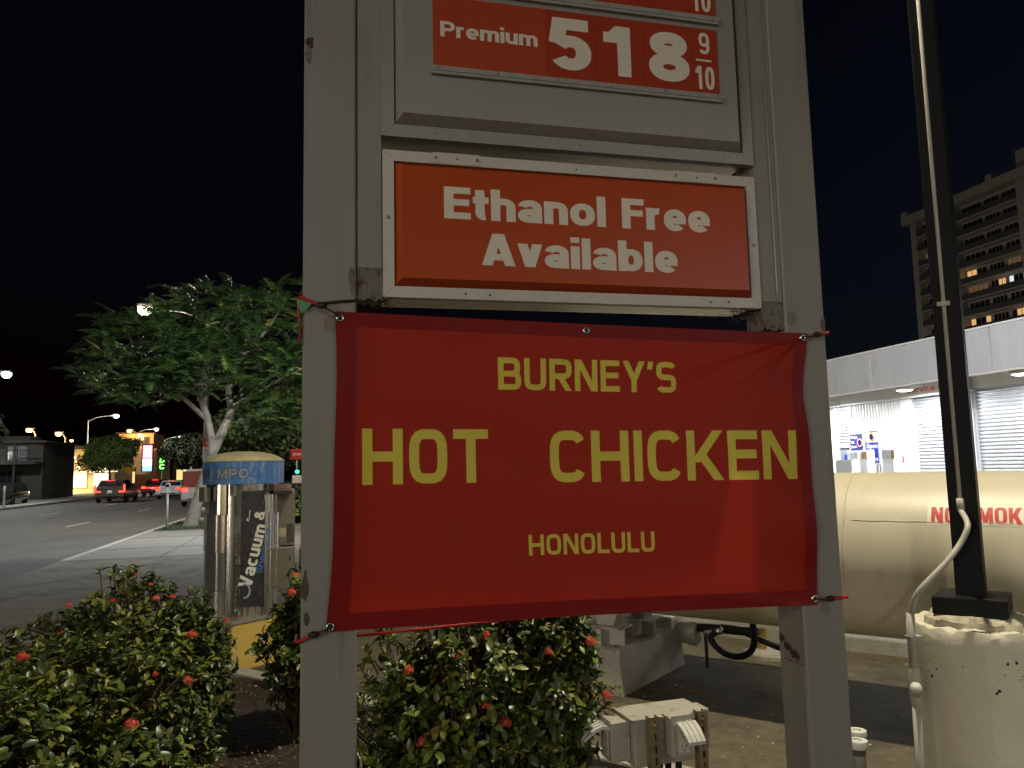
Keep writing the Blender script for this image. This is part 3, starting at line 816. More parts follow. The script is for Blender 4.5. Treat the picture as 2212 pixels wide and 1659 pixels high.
# folded hems: a second layer behind the sheet and the double stitched front
hm = MB()
def strip(u0, u1, v0, v1, nu, nv, dyy):
    vs = []
    for j in range(nv + 1):
        for i in range(nu + 1):
            p = banner_pt(u0 + (u1 - u0) * i / nu, v0 + (v1 - v0) * j / nv); vs.append((p.x, p.y + dyy, p.z))
    hm.add(vs, [(j * (nu + 1) + i, j * (nu + 1) + i + 1, (j + 1) * (nu + 1) + i + 1, (j + 1) * (nu + 1) + i) for j in range(nv) for i in range(nu)])
for dyy in (-.0012, .0015):
    strip(0, 1, 0, HV, 110, 3, dyy); strip(0, 1, 1 - HV * .9, 1, 110, 3, dyy)
    strip(0, HU * .8, HV, 1 - HV * .9, 3, 70, dyy); strip(1 - HU * .6, 1, HV, 1 - HV * .9, 3, 70, dyy)
hm.build('hem', 'banner_hem', ban, True)
def on_banner(x0, x1, z0, z1, zr0, zr1, size, total):
    def f(u, v, l):
        a = u / total; zb = z0 + (zr0 - z0) * a; zt = z1 + (zr1 - z1) * a
        return banner_x(x0 + u, zb + (zt - zb) * v / size, l + .0008)
    return f
for txt, x0, x1, zl, zlt, zr, zrt, gp in PRINT:
    sz = zlt - zl
    write('letter', txt, 'banner_yellow', ban, sz, x1 - x0, on_banner(x0, x1, zl, zlt, zr, zrt, sz, x1 - x0), w=.182, n=3.4, gap=gp, step=.10, split=True)
GR = [(.055, 2.168), (.854, 2.146), (1.668, 2.136), (.028, 1.245), (1.652, 1.226)]
for x, z in GR:
    p = banner_x(x, z, .003)
    MB().lathe([(.0062, 0), (.0062, .001), (.0075, .0032), (.0105, .0032), (.0128, .001), (.0135, 0)], p, 20, (Vector((1, 0, 0)), Vector((0, 0, 1)), Vector((0, -1, 0)))).build('grommet', 'grommet_metal', ban, True)
    MB().lathe([(.0064, 0), (0, .0004)], p, 14, (Vector((1, 0, 0)), Vector((0, 0, 1)), Vector((0, -1, 0)))).build('grommet_hole', 'dark_gap', ban)
# tie cords: dark loop from the grommet, red toggle, red tail round the post
def cord(pts_dark, pts_red, label, knot):
    e = empty('bungee_tie', pts_red[-1], label, 'bungee tie', 'red cords tying the banner to the posts')
    MB().tube(pts_dark, .003, 6).build('loop', 'dark_cord', e, True)
    MB().tube(pts_red, .0052, 8).build('tail', 'red_cord', e, True)
    MB().tube([Vector(knot) + Vector((-.014, -.002, 0)), Vector(knot) + Vector((-.005, -.004, .002)), Vector(knot) + Vector((.006, -.004, .001)), Vector(knot) + Vector((.014, -.001, .003))], [.006, .010, .010, .006], 8).build('knot', 'dark_cord', e, True)
    return e
cord([(.055, 2.366, 2.168), (.03, 2.366, 2.183), (.0, 2.376, 2.20)], [(.0, 2.378, 2.20), (-.03, 2.386, 2.216), (-.062, 2.392, 2.23), (-.069, 2.41, 2.232), (-.069, 2.52, 2.20)], 'red cord at the upper corner of the banner beside the green pennant', (.0, 2.374, 2.20))
cord([(1.668, 2.366, 2.136), (1.70, 2.372, 2.140), (1.722, 2.378, 2.145)], [(1.722, 2.380, 2.145), (1.75, 2.388, 2.151), (1.782, 2.392, 2.158), (1.788, 2.41, 2.159), (1.788, 2.52, 2.16)], 'red cord at the upper corner of the banner on the post nearer the service building', (1.722, 2.378, 2.145))
cord([(.028, 2.370, 1.245), (.0, 2.376, 1.234), (-.02, 2.382, 1.226)], [(-.02, 2.384, 1.226), (-.045, 2.388, 1.215), (-.064, 2.392, 1.207), (-.069, 2.41, 1.206), (-.069, 2.52, 1.20)], 'red cord at the lower banner corner beside the yellow block', (-.018, 2.382, 1.226))
cord([(1.652, 2.370, 1.226), (1.69, 2.376, 1.222), (1.712, 2.384, 1.222)], [(1.712, 2.386, 1.222), (1.75, 2.390, 1.222), (1.786, 2.392, 1.222), (1.789, 2.41, 1.222), (1.789, 2.52, 1.222)], 'red cord at the lower banner corner in front of the gas tank', (1.71, 2.384, 1.222))
e = empty('stretched_string', (.103, 2.47, 1.21), 'long red cord stretched under the bottom edge of the banner', 'cord')
MB().tube([(.100, 2.47, 1.197), (.3, 2.47, 1.203), (.55, 2.47, 1.211), (.745, 2.47, 1.218)], .0048, 8).build('line', 'red_cord', e, True)
MB().tube([(.745, 2.47, 1.218), (.775, 2.47, 1.221)], [.007, .006], 8).build('knot', 'red_cord', e, True)
e = empty('tie_line', (.0, 2.39, 2.21), 'thin black line round the post above the banner corner', 'cord')
MB().tube([(-.058, 2.393, 2.212), (.0, 2.3935, 2.214), (.06, 2.3925, 2.222), (.106, 2.3955, 2.226)], .0042, 6).build('line', 'dark_cord', e, True)
e = empty('hanging_string', (-.066, 2.40, 2.1), 'thin red string hanging down the outer edge of the left post', 'cord')
MB().tube([(-.065, 2.395, 2.225), (-.067, 2.396, 2.17), (-.0635, 2.396, 2.13), (-.0655, 2.396, 2.085)], .0026, 6).build('line', 'red_cord', e, True)
e = empty('pennant', (-.06, 2.385, 2.2), 'small green pennant flag caught on the post corner', 'flag')
MB().add([(-.073, 2.384, 2.222), (-.028, 2.387, 2.212), (-.061, 2.382, 2.178), (-.073, 2.3855, 2.222), (-.028, 2.3885, 2.212), (-.061, 2.3835, 2.178)], [(0, 1, 2), (5, 4, 3)]).build('cloth', 'green_plastic', e)
e = empty('ground_wire', (.115, 2.5, .08), 'thin pale wire hanging down the inner side of the left post', 'wire')
MB().tube([(.108, 2.45, .86), (.117, 2.45, .84), (.121, 2.45, .80), (.118, 2.45, .7), (.117, 2.45, .5), (.12, 2.45, .08)], .003, 6).build('line', 'conduit_white', e, True)

# ------------------------------------------------------------------ gas tank
TN, TZ, TR = 5.60, 1.08, .53
tank = empty('gas_tank', dg(1.0, TN, 0), 'big cream horizontal gas tank with a red no smoking label behind the sign', 'tank')
ax = (dg(0, 1, 0), Vector((0, 0, 1)), dg(1, 0, 0))
prof = [(0, -2.40), (.2, -2.385), (.36, -2.33), (.46, -2.25), (.515, -2.13), (.53, -2.0)] + [(.53, -2.0 + i * .25) for i in range(1, 20)] + [(.53, 3.0), (.515, 3.13), (.46, 3.25), (.36, 3.33), (.2, 3.385), (0, 3.40)]
MB().lathe(prof, dg(0, TN, TZ), 72, ax).build('shell', 'tank_paint', tank, True, 40)
def on_tank(sv, zdeg, lift=0):
    a = R_(zdeg); r = TR + lift
    return dg(sv, TN - r * math.cos(a), TZ + r * math.sin(a))
wb = MB()
for sv in (1.20,):
    pts = [on_tank(sv + .003 * math.sin(a * .9), a, .0) for a in range(-14, 181, 4)]
    wb.tube(pts, [.0055 + .0012 * math.sin(i * 2.1) for i in range(len(pts))], 6)
pts = [on_tank(s_ / 20, 27.5 + .15 * math.sin(s_ * 1.7), 0) for s_ in range(-40, 24)]
wb.tube(pts, [.0032 + .0006 * math.sin(i * 1.9) for i in range(len(pts))], 6)
wb.build('weld_bead', 'tank_paint', tank, True)
lb = MB()
s0, s1, a0, a1 = .735, .075, 25.5, 39.5
vs = [on_tank(s0 + (s1 - s0) * i / 12, a0 + (a1 - a0) * j / 4, .0015) for j in range(5) for i in range(13)]
lab = lb.add(vs, [(j * 13 + i, j * 13 + i + 1, (j + 1) * 13 + i + 1, (j + 1) * 13 + i) for j in range(4) for i in range(12)]).build('warning_label', 'label_white', tank, True)
bo = MB()
for (p, q, r, t) in ((s0 - .004, s0 - .007, a0 + .5, a1 - .5), (s1 + .004, s1 + .007, a0 + .5, a1 - .5)):
    bo.add([on_tank(p, r, .002), on_tank(q, r, .002), on_tank(q, t, .002), on_tank(p, t, .002)], [(0, 1, 2, 3)])
for (r, t) in ((a0 + .5, a0 + .8), (a1 - .8, a1 - .5)):
    for i in range(12):
        u, v = s0 - .004 + (s1 - s0 + .008) * i / 12, s0 - .004 + (s1 - s0 + .008) * (i + 1) / 12
        bo.add([on_tank(u, r, .002), on_tank(v, r, .002), on_tank(v, t, .002), on_tank(u, t, .002)], [(0, 1, 2, 3)])
bo.build('label_border', 'aluminium', lab)
write('letter', 'NO SMOKING', 'label_red', lab, .105, .615, lambda u, v, l: on_tank(.715 - u, 26.8 + math.degrees(v / TR), .0015 + l), w=.185, con=1.15, n=4.0, gap=.075, split=True)
# steel legs and concrete saddle
MB().prism([(2.06, -.26), (2.98, -.26), (2.98, .26), (2.06, .26)], -.05, .02).v
sad = empty('concrete_saddle', dg(3.0, 5.74, 0), 'white painted concrete block under the end of the gas tank', 'concrete block')
vs = []
for z, e in ((-.05, .0), (.33, .03)):
    vs += [dg(2.82 + e, 5.18 + e * .6, z), dg(2.82 + e, 6.30 - e, z - (.04 if z > 0 else 0)), dg(3.24 - e, 6.30 - e, z - (.04 if z > 0 else 0)), dg(3.24 - e, 5.18 + e * .6, z)]
MB().add(vs, [(0, 1, 5, 4), (1, 2, 6, 5), (2, 3, 7, 6), (3, 0, 4, 7), (4, 5, 6, 7)]).build('block', 'saddle_concrete', sad)
ch = MB()
for i in range(26):
    t = random.uniform(0, .31); p = dg(2.835 + random.uniform(-.008, .05) + t * .08, 5.175 + random.uniform(-.01, .02) + t * .05, t)
    r = random.uniform(.006, .02)
    ch.add([p + Vector((-r, 0, 0)), p + Vector((r, .2 * r, -.4 * r)), p + Vector((0, -r * .4, r))], [(0, 1, 2)])
tag(ch.build('paint_chips', 'pvc_white', sad), kind='stuff')
for k, (nv, sv) in enumerate(((5.33, 3.02), (5.86, 3.02))):
    leg = empty('tmp', (0, 0, 0)); bpy.data.objects.remove(leg)
    z0 = .335 if k == 0 else .31
    b = MB()
    b.box(sv - .16, sv + .16, nv - .11, nv + .11, z0 - .015, z0, T=dg).box(sv - .16, sv + .16, nv - .11, nv + .11, z0 + .13, z0 + .145, T=dg)
    b.box(sv - .006, sv + .006, nv - .11, nv + .11, z0, z0 + .13, T=dg).box(sv - .15, sv - .02, nv - .006, nv + .006, z0, z0 + .13, T=dg).box(sv + .006, sv + .15, nv - .105, nv - .095, z0, z0 + .13, T=dg)
    bb = b.build('support_beam', 'beam_white', tank)
    MB().lathe([(.012, 0), (.012, .012), (0, .013)], dg(sv - .1, nv - .06, z0), 6).lathe([(.012, 0), (.012, .012), (0, .013)], dg(sv - .08, nv + .06, z0), 6).build('anchor_nut', 'rivet_metal', bb)
    lz = .62 if k == 0 else .56
    vs = []
    for z, e in ((z0 + .146, .05), (lz + .10, .10)):
        vs += [dg(sv - e * 1.4, nv - .07 + (z - z0) * .25, z), dg(sv - e * 1.4, nv + .07 + (z - z0) * .25, z), dg(sv + e * 1.4, nv + .07 + (z - z0) * .25, z), dg(sv + e * 1.4, nv - .07 + (z - z0) * .25, z)]
    MB().add(vs, [(0, 1, 5, 4), (1, 2, 6, 5), (2, 3, 7, 6), (3, 0, 4, 7), (4, 5, 6, 7), (3, 2, 1, 0)]).build('support_leg', 'beam_white', tank)
# valves, pipework and hose beneath
pp = empty('pipework', dg(2.5, 6.3, 0), 'grey pump drum and pipes under the gas tank', 'pipework')
MB().box(2.97, 3.20, 6.36, 6.60, .22, .36, T=dg, bev=.01).build('pump_casing', 'grey_box', pp)
MB().lathe([(.0, -.12), (.085, -.12), (.095, -.10), (.095, -.04), (.085, -.02), (.085, .05), (.06, .08), (0, .08)], dg(2.84, 6.36, .25), 18, ax).build('drum', 'grey_box', pp, True, 30)
MB().tube([dg(2.8, 6.36, .30), dg(2.6, 6.36, .31), dg(2.2, 6.34, .32)], .035, 10).build('pipe', 'rubber', pp, True)
MB().box(2.02, 2.95, 6.40, 6.48, .345, .40, T=dg).build('channel', 'beam_white', pp)
MB().tube([dg(2.62, 6.28, .30), dg(2.62, 6.28, .0)], .014, 6).build('stay', 'rubber', pp)
MB().tube([dg(2.62, 6.28, .28), dg(2.52, 6.24, .30), dg(2.46, 6.22, .335)], [.03, .024, .034], 10).build('valve', 'steel', pp, True)
hs = empty('hose', dg(2.3, 6.2, 0), 'black rubber hose looping down beneath the gas tank', 'hose')
hp = [dg(2.50, 6.22, .32), dg(2.545, 6.21, .28), dg(2.52, 6.20, .22), dg(2.43, 6.18, .165), dg(2.32, 6.16, .155), dg(2.22, 6.14, .19), dg(2.16, 6.12, .27), dg(2.15, 6.10, .36), dg(2.15, 6.08, .56)]
MB().tube(smooth_path(hp, 6), .026, 10).build('loop', 'rubber', hs, True)
hp = [dg(2.56, 6.50, .34), dg(2.40, 6.48, .29), dg(2.2, 6.46, .23), dg(2.0, 6.42, .19), dg(1.8, 6.38, .20), dg(1.66, 6.34, .28), dg(1.62, 6.30, .40), dg(1.62, 6.2, .60)]
MB().tube(smooth_path(hp, 6), .024, 10).build('trailing_length', 'rubber', hs, True)
bl = empty('bollard', dg(2.3, 7.0, 0), 'yellow bollard on a pale round footing behind the tank pipes', 'bollard')
MB().lathe([(.22, 0), (.22, .03), (.20, .05), (0, .052)], dg(2.3, 6.95, .004), 20).build('footing', 'kerb_concrete', bl)
MB().tube([dg(2.38, 6.95, .05), dg(2.38, 6.95, .75)], .045, 14).build('post', 'yellow_paint', bl, True)

# ------------------------------------------------------------------ dark lamp pole on its pier
PN, PS = sn(3.075, 3.185)[1], sn(3.075, 3.185)[0]
pier = empty('pole_pier', dg(PS, PN, 0), 'round pale concrete pier pitted with dark spots under the dark pole', 'pier')
mb = MB(); n = 64; k0 = len(mb.v)
prof = [(.297, -.05), (.299, .3), (.296, .6), (.298, .84), (.296, .885), (.285, .905)]
for r, z in prof:
    for j in range(n):
        q = 2 * math.pi * j / n
        w = 1 + .006 * math.sin(5 * q + z * 4) + (.004 * math.sin(23 * q) + random.uniform(-.009, .009) if z > .87 else random.uniform(-.0015, .0015))
        p = dg(PS, PN, z + (random.uniform(-.012, .006) if z > .87 else 0)); mb.v.append((p.x + r * w * math.cos(q), p.y + r * w * math.sin(q), p.z))
for i in range(len(prof) - 1):
    for j in range(n):
        jj = (j + 1) % n; mb.f.append((i * n + j, i * n + jj, (i + 1) * n + jj, (i + 1) * n + j))
mb.v.append(tuple(dg(PS, PN, .905))); c = len(mb.v) - 1
for j in range(n): mb.f.append(((len(prof) - 1) * n + j, (len(prof) - 1) * n + (j + 1) % n, c))
mb.build('column', 'pier_concrete', pier, True, 35)
gr = MB()
m = 40
ring = []
for rr_, z in ((.205, .898), (.20, .93), (.165, .952)):
    for j in range(m):
        q = 2 * math.pi * j / m
        sq = 1 / max(abs(math.cos(q)), abs(math.sin(q)))
        p = dg(PS + rr_ * math.cos(q) * min(sq, 1.22) * random.uniform(.93, 1.05), PN + rr_ * math.sin(q) * min(sq, 1.22) * random.uniform(.93, 1.05), z + random.uniform(-.006, .007)); ring.append(tuple(p))
gr.v = ring
for i in range(2):
    for j in range(m): gr.f.append((i * m + j, i * m + (j + 1) % m, (i + 1) * m + (j + 1) % m, (i + 1) * m + j))
gr.f.append(tuple(2 * m + j for j in range(m)))
gr.build('grout_bed', 'grout', pier, True, 30)
pit = MB()
for i in range(70):
    q = R_(random.uniform(150, 300)); z = random.uniform(.25, .86) if i > 30 else random.uniform(.6, .86)
    r = random.choice((.002, .002, .003, .004, .007)); R0 = .2985
    c = dg(PS, PN, z) + Vector((math.cos(q) * R0, math.sin(q) * R0, 0)); t = Vector((-math.sin(q), math.cos(q), 0))
    pit.add([c + t * (r * math.cos(a) * random.uniform(.7, 1.3)) + Vector((0, 0, r * math.sin(a) * random.uniform(.7, 1.5))) for a in [R_(45 * j) for j in range(8)]], [tuple(range(8))])
tag(pit.build('pits', 'dark_gap', pier), kind='stuff')
pole = empty('area_light_pole', dg(PS, PN, .95), 'square black lamp pole with a pale conduit on a round concrete pier', 'light pole')
MB().box(PS - .155, PS + .155, PN - .155, PN + .155, .952, 1.035, T=dg, bev=.006).build('base_cover', 'black_paint', pole)
MB().box(PS - .062, PS + .062, PN - .062, PN + .062, 1.03, 6.9, T=dg, bev=.008).build('shaft', 'black_paint', pole)
cn = PN - .062 - .012
cd = MB().tube([dg(PS + .008, cn, 6.5), dg(PS + .008, cn, 3.2), dg(PS + .008, cn, 1.50)], .0095, 8).build('conduit', 'conduit_white', pole, True)
MB().tube([dg(PS + .008, cn, 1.50), dg(PS + .008, cn, 1.44)], .017, 8).build('coupling', 'conduit_white', cd, True)
for z in (2.45, 4.2): MB().box(PS - .02, PS + .036, cn - .014, cn + .010, z, z + .022, T=dg).build('strap', 'conduit_white', cd)
def V(x, y, z): return Vector((x, y, z))
fx = [dg(PS + .008, cn, 1.44), V(2.94, 3.035, 1.38), V(2.885, 3.03, 1.30), V(2.80, 3.03, 1.22), V(2.715, 3.05, 1.14), V(2.665, 3.08, 1.07), V(2.655, 3.11, .98)]
fp_ = smooth_path(fx, 24)
MB().tube(fp_, [.0122 + .0016 * (i % 2) for i in range(len(fp_))], 10).build('flexible_conduit', 'conduit_white', pole, True)
for (hx, hy, tx, ty) in ((-.75, -.30, 1.0, 5.2), (.75, .15, 9.0, 8.0)):
    c = dg(PS, PN, 6.85)
    hd = MB()
    d = Vector((tx, ty, 0)) - Vector((c.x, c.y, 0)); d.normalize(); sd = Vector((-d.y, d.x, 0))
    def T(a, b, z, c=c, d=d, sd=sd): return c + d * a + sd * b + Vector((0, 0, z))
    hd.box(.05, .30, -.02, .02, -.02, .02, T=T).box(.28, .80, -.20, .20, -.05, .06, T=T, bev=.02)
    h = hd.build('lamp_head', 'black_paint', pole)
    MB().box(.33, .75, -.16, .16, -.056, -.051, T=T).build('lens', 'led_white', h)
    if hx < 0: lamp('lamp_light', 'AREA', T(.54, 0, -.065), P_POLE, (1, .88, .62), pole, .2, T(.54, 0, -3) + d * .3)
    else: lamp('lamp_light', 'SPOT', T(.54, 0, -.10), P_FASCIA_FILL, (.98, .98, 1.0), pole, .12, (11.8, 15, 2.8), spot=75, blend=.7)  # second head is added, it lights the service fascia
pc_ = empty('riser_pipe', V(2.62, 3.12, 0), 'pale conduit riser with a side elbow against the concrete pier', 'conduit')
MB().tube([V(2.655, 3.115, .985), V(2.655, 3.12, .72)], .0185, 10).build('upper_pipe', 'conduit_white', pc_, True)
MB().tube([V(2.655, 3.12, .74), V(2.655, 3.12, .715), V(2.655, 3.12, .60), V(2.655, 3.12, .575)], [.021, .026, .026, .021], 12).build('elbow_body', 'conduit_white', pc_, True)
MB().tube([V(2.645, 3.10, .63), V(2.61, 3.06, .665)], .02, 10).build('side_outlet', 'conduit_white', pc_, True)
MB().tube([V(2.612, 3.062, .663), V(2.60, 3.05, .675)], [.026, .024], 12).build('cap', 'pvc_white', pc_, True)
MB().tube([V(2.655, 3.12, .58), V(2.65, 3.12, .0)], .0185, 10).build('lower_pipe', 'conduit_white', pc_, True)
bx('pipe_strap', 'conduit_white', pc_, 2.634, 2.70, 3.098, 3.14, .865, .882)

# ------------------------------------------------------------------ outlet box on strut channel
ob = empty('outlet_box', (1.42, 3.2, .075), 'weathered grey electrical box on two slotted struts with flip-up outlet covers', 'electrical box')
OA = R_(4); oc, os_ = math.cos(OA), math.sin(OA)
def OT(a, b, z): return Vector((1.43 + a * oc - b * os_, 3.225 + a * os_ + b * oc, z))
MB().box(-.165, .165, -.085, .085, .445, .628, T=OT, bev=.004).build('case', 'grey_box', ob)
vs = [OT(a, b, z) for z, e in ((.628, 0), (.640, .0)) for a, b in ((-.178, -.098), (.178, -.098), (.178, .098), (-.178, .098))]
MB().add(vs, [(0, 1, 5, 4), (1, 2, 6, 5), (2, 3, 7, 6), (3, 0, 4, 7), (4, 5, 6, 7), (3, 2, 1, 0)]).build('lid', 'grey_box', ob)
for a in (-.095, .130):
    st = MB()
    y0 = -.135
    st.box(a - .021, a - .0185, y0, y0 + .04, .02, .655, T=OT).box(a + .0185, a + .021, y0, y0 + .04, .02, .655, T=OT)
    # slotted face: rails with bridges between the slots
    st.box(a - .0185, a - .0075, y0, y0 + .0025, .02, .655, T=OT).box(a + .0075, a + .0185, y0, y0 + .0025, .02, .655, T=OT)
    z = .655
    while z > .05:
        st.box(a - .0075, a + .0075, y0, y0 + .0025, z - .018, z, T=OT); z -= .0475
    stp = st.build('strut', 'galvanised', ob)
    MB().lathe([(.011, 0), (.011, .006), (.005, .0065), (.005, .012), (0, .012)], OT(a, y0 - .001, .622), 8, (Vector((1, 0, 0)), Vector((0, 0, 1)), Vector((0, -1, 0)))).build('bolt', 'galvanised', stp)
    bx('strut_foot', 'galvanised', stp, -.05, .05, -.05, .05, .0, .02, T=lambda p, q, z, a=a: OT(a + p, y0 + .02 + q, z + .06))
def receptacle(T, nam):
    r = MB().box(-.052, .052, -.045, .045, -.145, .0, T=T, bev=.004).build('receptacle_box', 'grey_box', ob)
    MB().box(-.055, .055, -.048, -.0455, -.01, .022, T=T).box(-.055, .055, -.045, .045, .0005, .012, T=T).build('hinge_cap', 'grey_box', r)
    # cover, swung up and out: a ribbed curved lid
    cv = MB(); pr = [(-.046, -.002), (-.075, .004), (-.11, -.008), (-.145, -.03), (-.168, -.05)]
    for i in range(len(pr) - 1):
        (y0, z0), (y1, z1) = pr[i], pr[i + 1]
        w0, w1 = .046 - .002 * i, .046 - .002 * (i + 1)
        cv.add([T(-w0, y0, z0), T(w0, y0, z0), T(w1, y1, z1), T(-w1, y1, z1), T(-w0, y0, z0 - .014), T(w0, y0, z0 - .014), T(w1, y1, z1 - .014), T(-w1, y1, z1 - .014)], [(0, 1, 2, 3), (7, 6, 5, 4), (0, 3, 7, 4), (1, 5, 6, 2), (2, 6, 7, 3), (0, 4, 5, 1)])
    cvo = cv.build('flip_cover', 'cover_clear', r)
    rb = MB()
    for x in (-.022, .0, .022):
        rb.tube([T(x, y, z + .003) for y, z in pr], .0022, 5)
    rb.build('cover_rib', 'cover_clear', r)
    MB().box(-.026, .026, -.0485, -.0455, -.128, -.022, T=T).build('outlet_face', 'outlet_white', r)
    sl = MB()
    for zc in (-.048, -.102):
        sl.box(-.012, -.009, -.0495, -.0487, zc - .006, zc + .008, T=T).box(.008, .011, -.0495, -.0487, zc - .005, zc + .007, T=T).box(-.003, .003, -.0495, -.0487, zc - .018, zc - .012, T=T)
    sl.build('outlet_slots', 'dark_gap', r)
receptacle(lambda a, b, z: OT(.025 + a, -.115 + b * .9, .635 + z), 'front')
receptacle(lambda a, b, z: OT(-.212 + b * 1.0, .0 - a, .612 + z), 'side')
bx('receptacle_box', 'grey_box', ob, .168, .215, -.05, .05, .47, .632, T=OT, bev=.004)
for a in (-.04, .0, .05):
    MB().tube([OT(a, -.06, .45), OT(a, -.06, .06)], .014, 8).build('feed_pipe', 'rubber', ob, True)
for i, (x, y, h) in enumerate(((2.66, 3.56, .265), (2.735, 3.66, .275))):
    e = empty('standpipe', (x, y, 0), ('short pipe stub with a white cap nearest the sign post foot', 'short pipe stub with a white cap nearest the concrete pier')[i], 'pipe', 'capped pipe stubs behind the sign post')
    MB().tube([(x, y, -.02), (x, y, h - .03)], .036, 16).build('stub', 'pipe_dark', e, True)
    MB().lathe([(.044, -.026), (.047, -.016), (.050, -.014), (.050, .0), (.048, .012), (.022, .014), (.020, .006), (0, .006)], (x, y, h), 20).build('cap', 'pvc_white', e, True, 35)
e = empty('loose_pipe', (-.65, 4.35, .1), 'thin white plastic rod lying on the planter soil', 'pipe')
MB().tube([(-.70, 4.58, .128), (-.42, 4.40, .112)], .009, 8).build('rod', 'pvc_white', e, True)
e = empty('fallen_stick', (-.3, 4.5, .1), 'thin brown stick lying on the planter soil', 'stick')
MB().tube([(-.52, 4.34, .118), (-.38, 4.52, .125), (-.18, 4.72, .120), (-.05, 4.95, .128)], [.006, .005, .004, .002], 6).build('wood', 'twig', e, True)

# ------------------------------------------------------------------ vacuum machine
VS, VN = 6.34, 4.40
vac = empty('vacuum_machine', dg(VS, VN, .42), 'steel vacuum and shampoo machine with a blue collar and cream dome', 'vacuum machine')
vc = dg(VS, VN, 0)
toCam = (Vector((0, 0, 0)) - vc); toCam.z = 0; toCam.normalize(); vr = Vector((-toCam.y, toCam.x, 0))   # vr points to the viewer's right
def VT(deg, r, z):                                # deg from the viewer's direction, positive to the right
    a = R_(deg); return vc + (toCam * math.cos(a) + vr * math.sin(a)) * r + Vector((0, 0, z))
blk = empty('machine_plinth', dg(VS, VN, 0), 'yellow painted concrete block carrying the vacuum machine', 'plinth')
pr = []
MB().box(VS - .36, VS + .36, VN - .35, VN + .35, -.05, .395, T=dg, bev=.01).build('block', 'yellow_paint', blk)
MB().box(VS - .37, VS + .37, VN - .36, VN + .36, .396, .42, T=dg, bev=.008).build('top_slab', 'grey_block', blk)
MB().box(VS - .355, VS + .355, VN - .355, VN - .3505, -.05, .39, T=dg).build('shaded_side', 'grey_block', blk)  # grey sheet paints in the unlit side of the yellow block
R0 = .325
zs = [(.421, .66), (.663, .995), (.998, 1.33), (1.333, 1.60)]
for k, (z0, z1) in enumerate(zs):
    r = R0 + (.006, .0, .006, -.012)[k]
    mb = MB(); n = 144
    for z in (z0, z1):
        for j in range(n):
            q = 360 * j / n
            rib = .011 * math.exp(-(((j + 4) % 9 - 4) / 1.1) ** 2)
            mb.v.append(tuple(VT(q, r + rib + .0025 * math.sin(q * .15 + k * 1.7) + .0012 * math.sin(q * .9 + z * 9), z)))
    for j in range(n): mb.f.append((j, (j + 1) % n, n + (j + 1) % n, n + j))
    mb.build('steel_drum', 'steel', vac, True, 60)
mb = MB(); mb.lathe([(.355, 1.60), (.36, 1.603), (.365, 1.80), (.36, 1.806)], vc, 72)
col_ = mb.build('collar', 'cap_blue', vac, True, 30)
MB().lathe([(.364, 1.806), (.366, 1.812), (.33, 1.842), (.26, 1.874), (.17, 1.894), (.08, 1.902), (0, 1.904)], vc, 64).build('dome', 'dome_cream', vac, True)
def on_collar(a0): return lambda u, v, l: VT(a0 + math.degrees(u / .363), .3625 + .001 + l * 1.6 + .005 * (v / .09) * .3, 1.655 + v)
write('letter', 'SH', 'ghost_print', col_, .085, .15, on_collar(-78), w=.22, n=2.4, gap=.1)
write('letter', 'MPO', 'ghost_print', col_, .092, .285, on_collar(-39), .0005, w=.26, n=2.4, gap=.06)
write('letter', 'MPO', 'old_print', col_, .086, .275, on_collar(-38), .0016, w=.21, n=2.4, gap=.14, split=True)
write('letter', 'O', 'blue_print', col_, .086, .075, on_collar(9), .0006, w=.24, n=2.4)
# hinge strip, latches, padlocks
def plate(nam, m, d0, d1, z0, z1, r, th, par=vac, seg=4):
    mb = MB(); vs = []
    for rr_ in (r, r + th):
        for j in range(seg + 1):
            d = d0 + (d1 - d0) * j / seg; vs += [VT(d, rr_, z0), VT(d, rr_, z1)]
    k = 2 * (seg + 1); fs = []
    for j in range(seg): fs += [(2 * j + k, 2 * j + 2 + k, 2 * j + 3 + k, 2 * j + 1 + k), (2 * j + k, 2 * j, 2 * j + 2, 2 * j + 2 + k), (2 * j + 1, 2 * j + 1 + k, 2 * j + 3 + k, 2 * j + 3)]
    fs += [(0, k, k + 1, 1), (2 * seg, 2 * seg + 1, k + 2 * seg + 1, k + 2 * seg)]
    return mb.add(vs, fs).build(nam, m, par)
plate('hinge_strip', 'steel', -22, -13, .45, 1.50, R0 + .009, .004)
for z in (.50, .96):
    lt = plate('latch', 'steel', -12, -6, z, z + .20, R0 + .009, .022)
    for zz in (z + .02, z + .08, z + .14, z + .18): MB().lathe([(.006, 0), (.004, .004), (0, .004)], VT(-9, R0 + .031, zz), 8, (vr, Vector((0, 0, 1)), toCam)).build('rivet', 'rivet_metal', lt)
    c = VT(-7, R0 + .05, z - .015)
    pl = MB().box(-.022, .022, -.012, .012, -.045, -.0, T=lambda a, b, q: c + vr * a + toCam * b + Vector((0, 0, q)), bev=.004).build('padlock', 'steel', vac)
    MB().tube([c + vr * (-.014) , c + vr * (-.014) + V(0, 0, .02), c + V(0, 0, .032), c + vr * .014 + V(0, 0, .02), c + vr * .014], .004, 6).build('shackle', 'steel', pl, True)
mb = MB()
def panel_pt(u, v): return VT(10 + (u - .5) * 33, R0 + .030, .53 + v * .93)
pn = plate('sign_panel', 'black_panel', -3, 31, .52, 1.43, R0 + .016, .012, seg=8)
plate('panel_edge', 'steel', 31.2, 34, .50, 1.45, R0 + .010, .022)
plate('panel_edge', 'steel', -4.8, -3.2, .50, 1.45, R0 + .010, .018)
plate('panel_head', 'black_panel', -3, 32, 1.435, 1.54, R0 + .006, .010)
ang = R_(76)
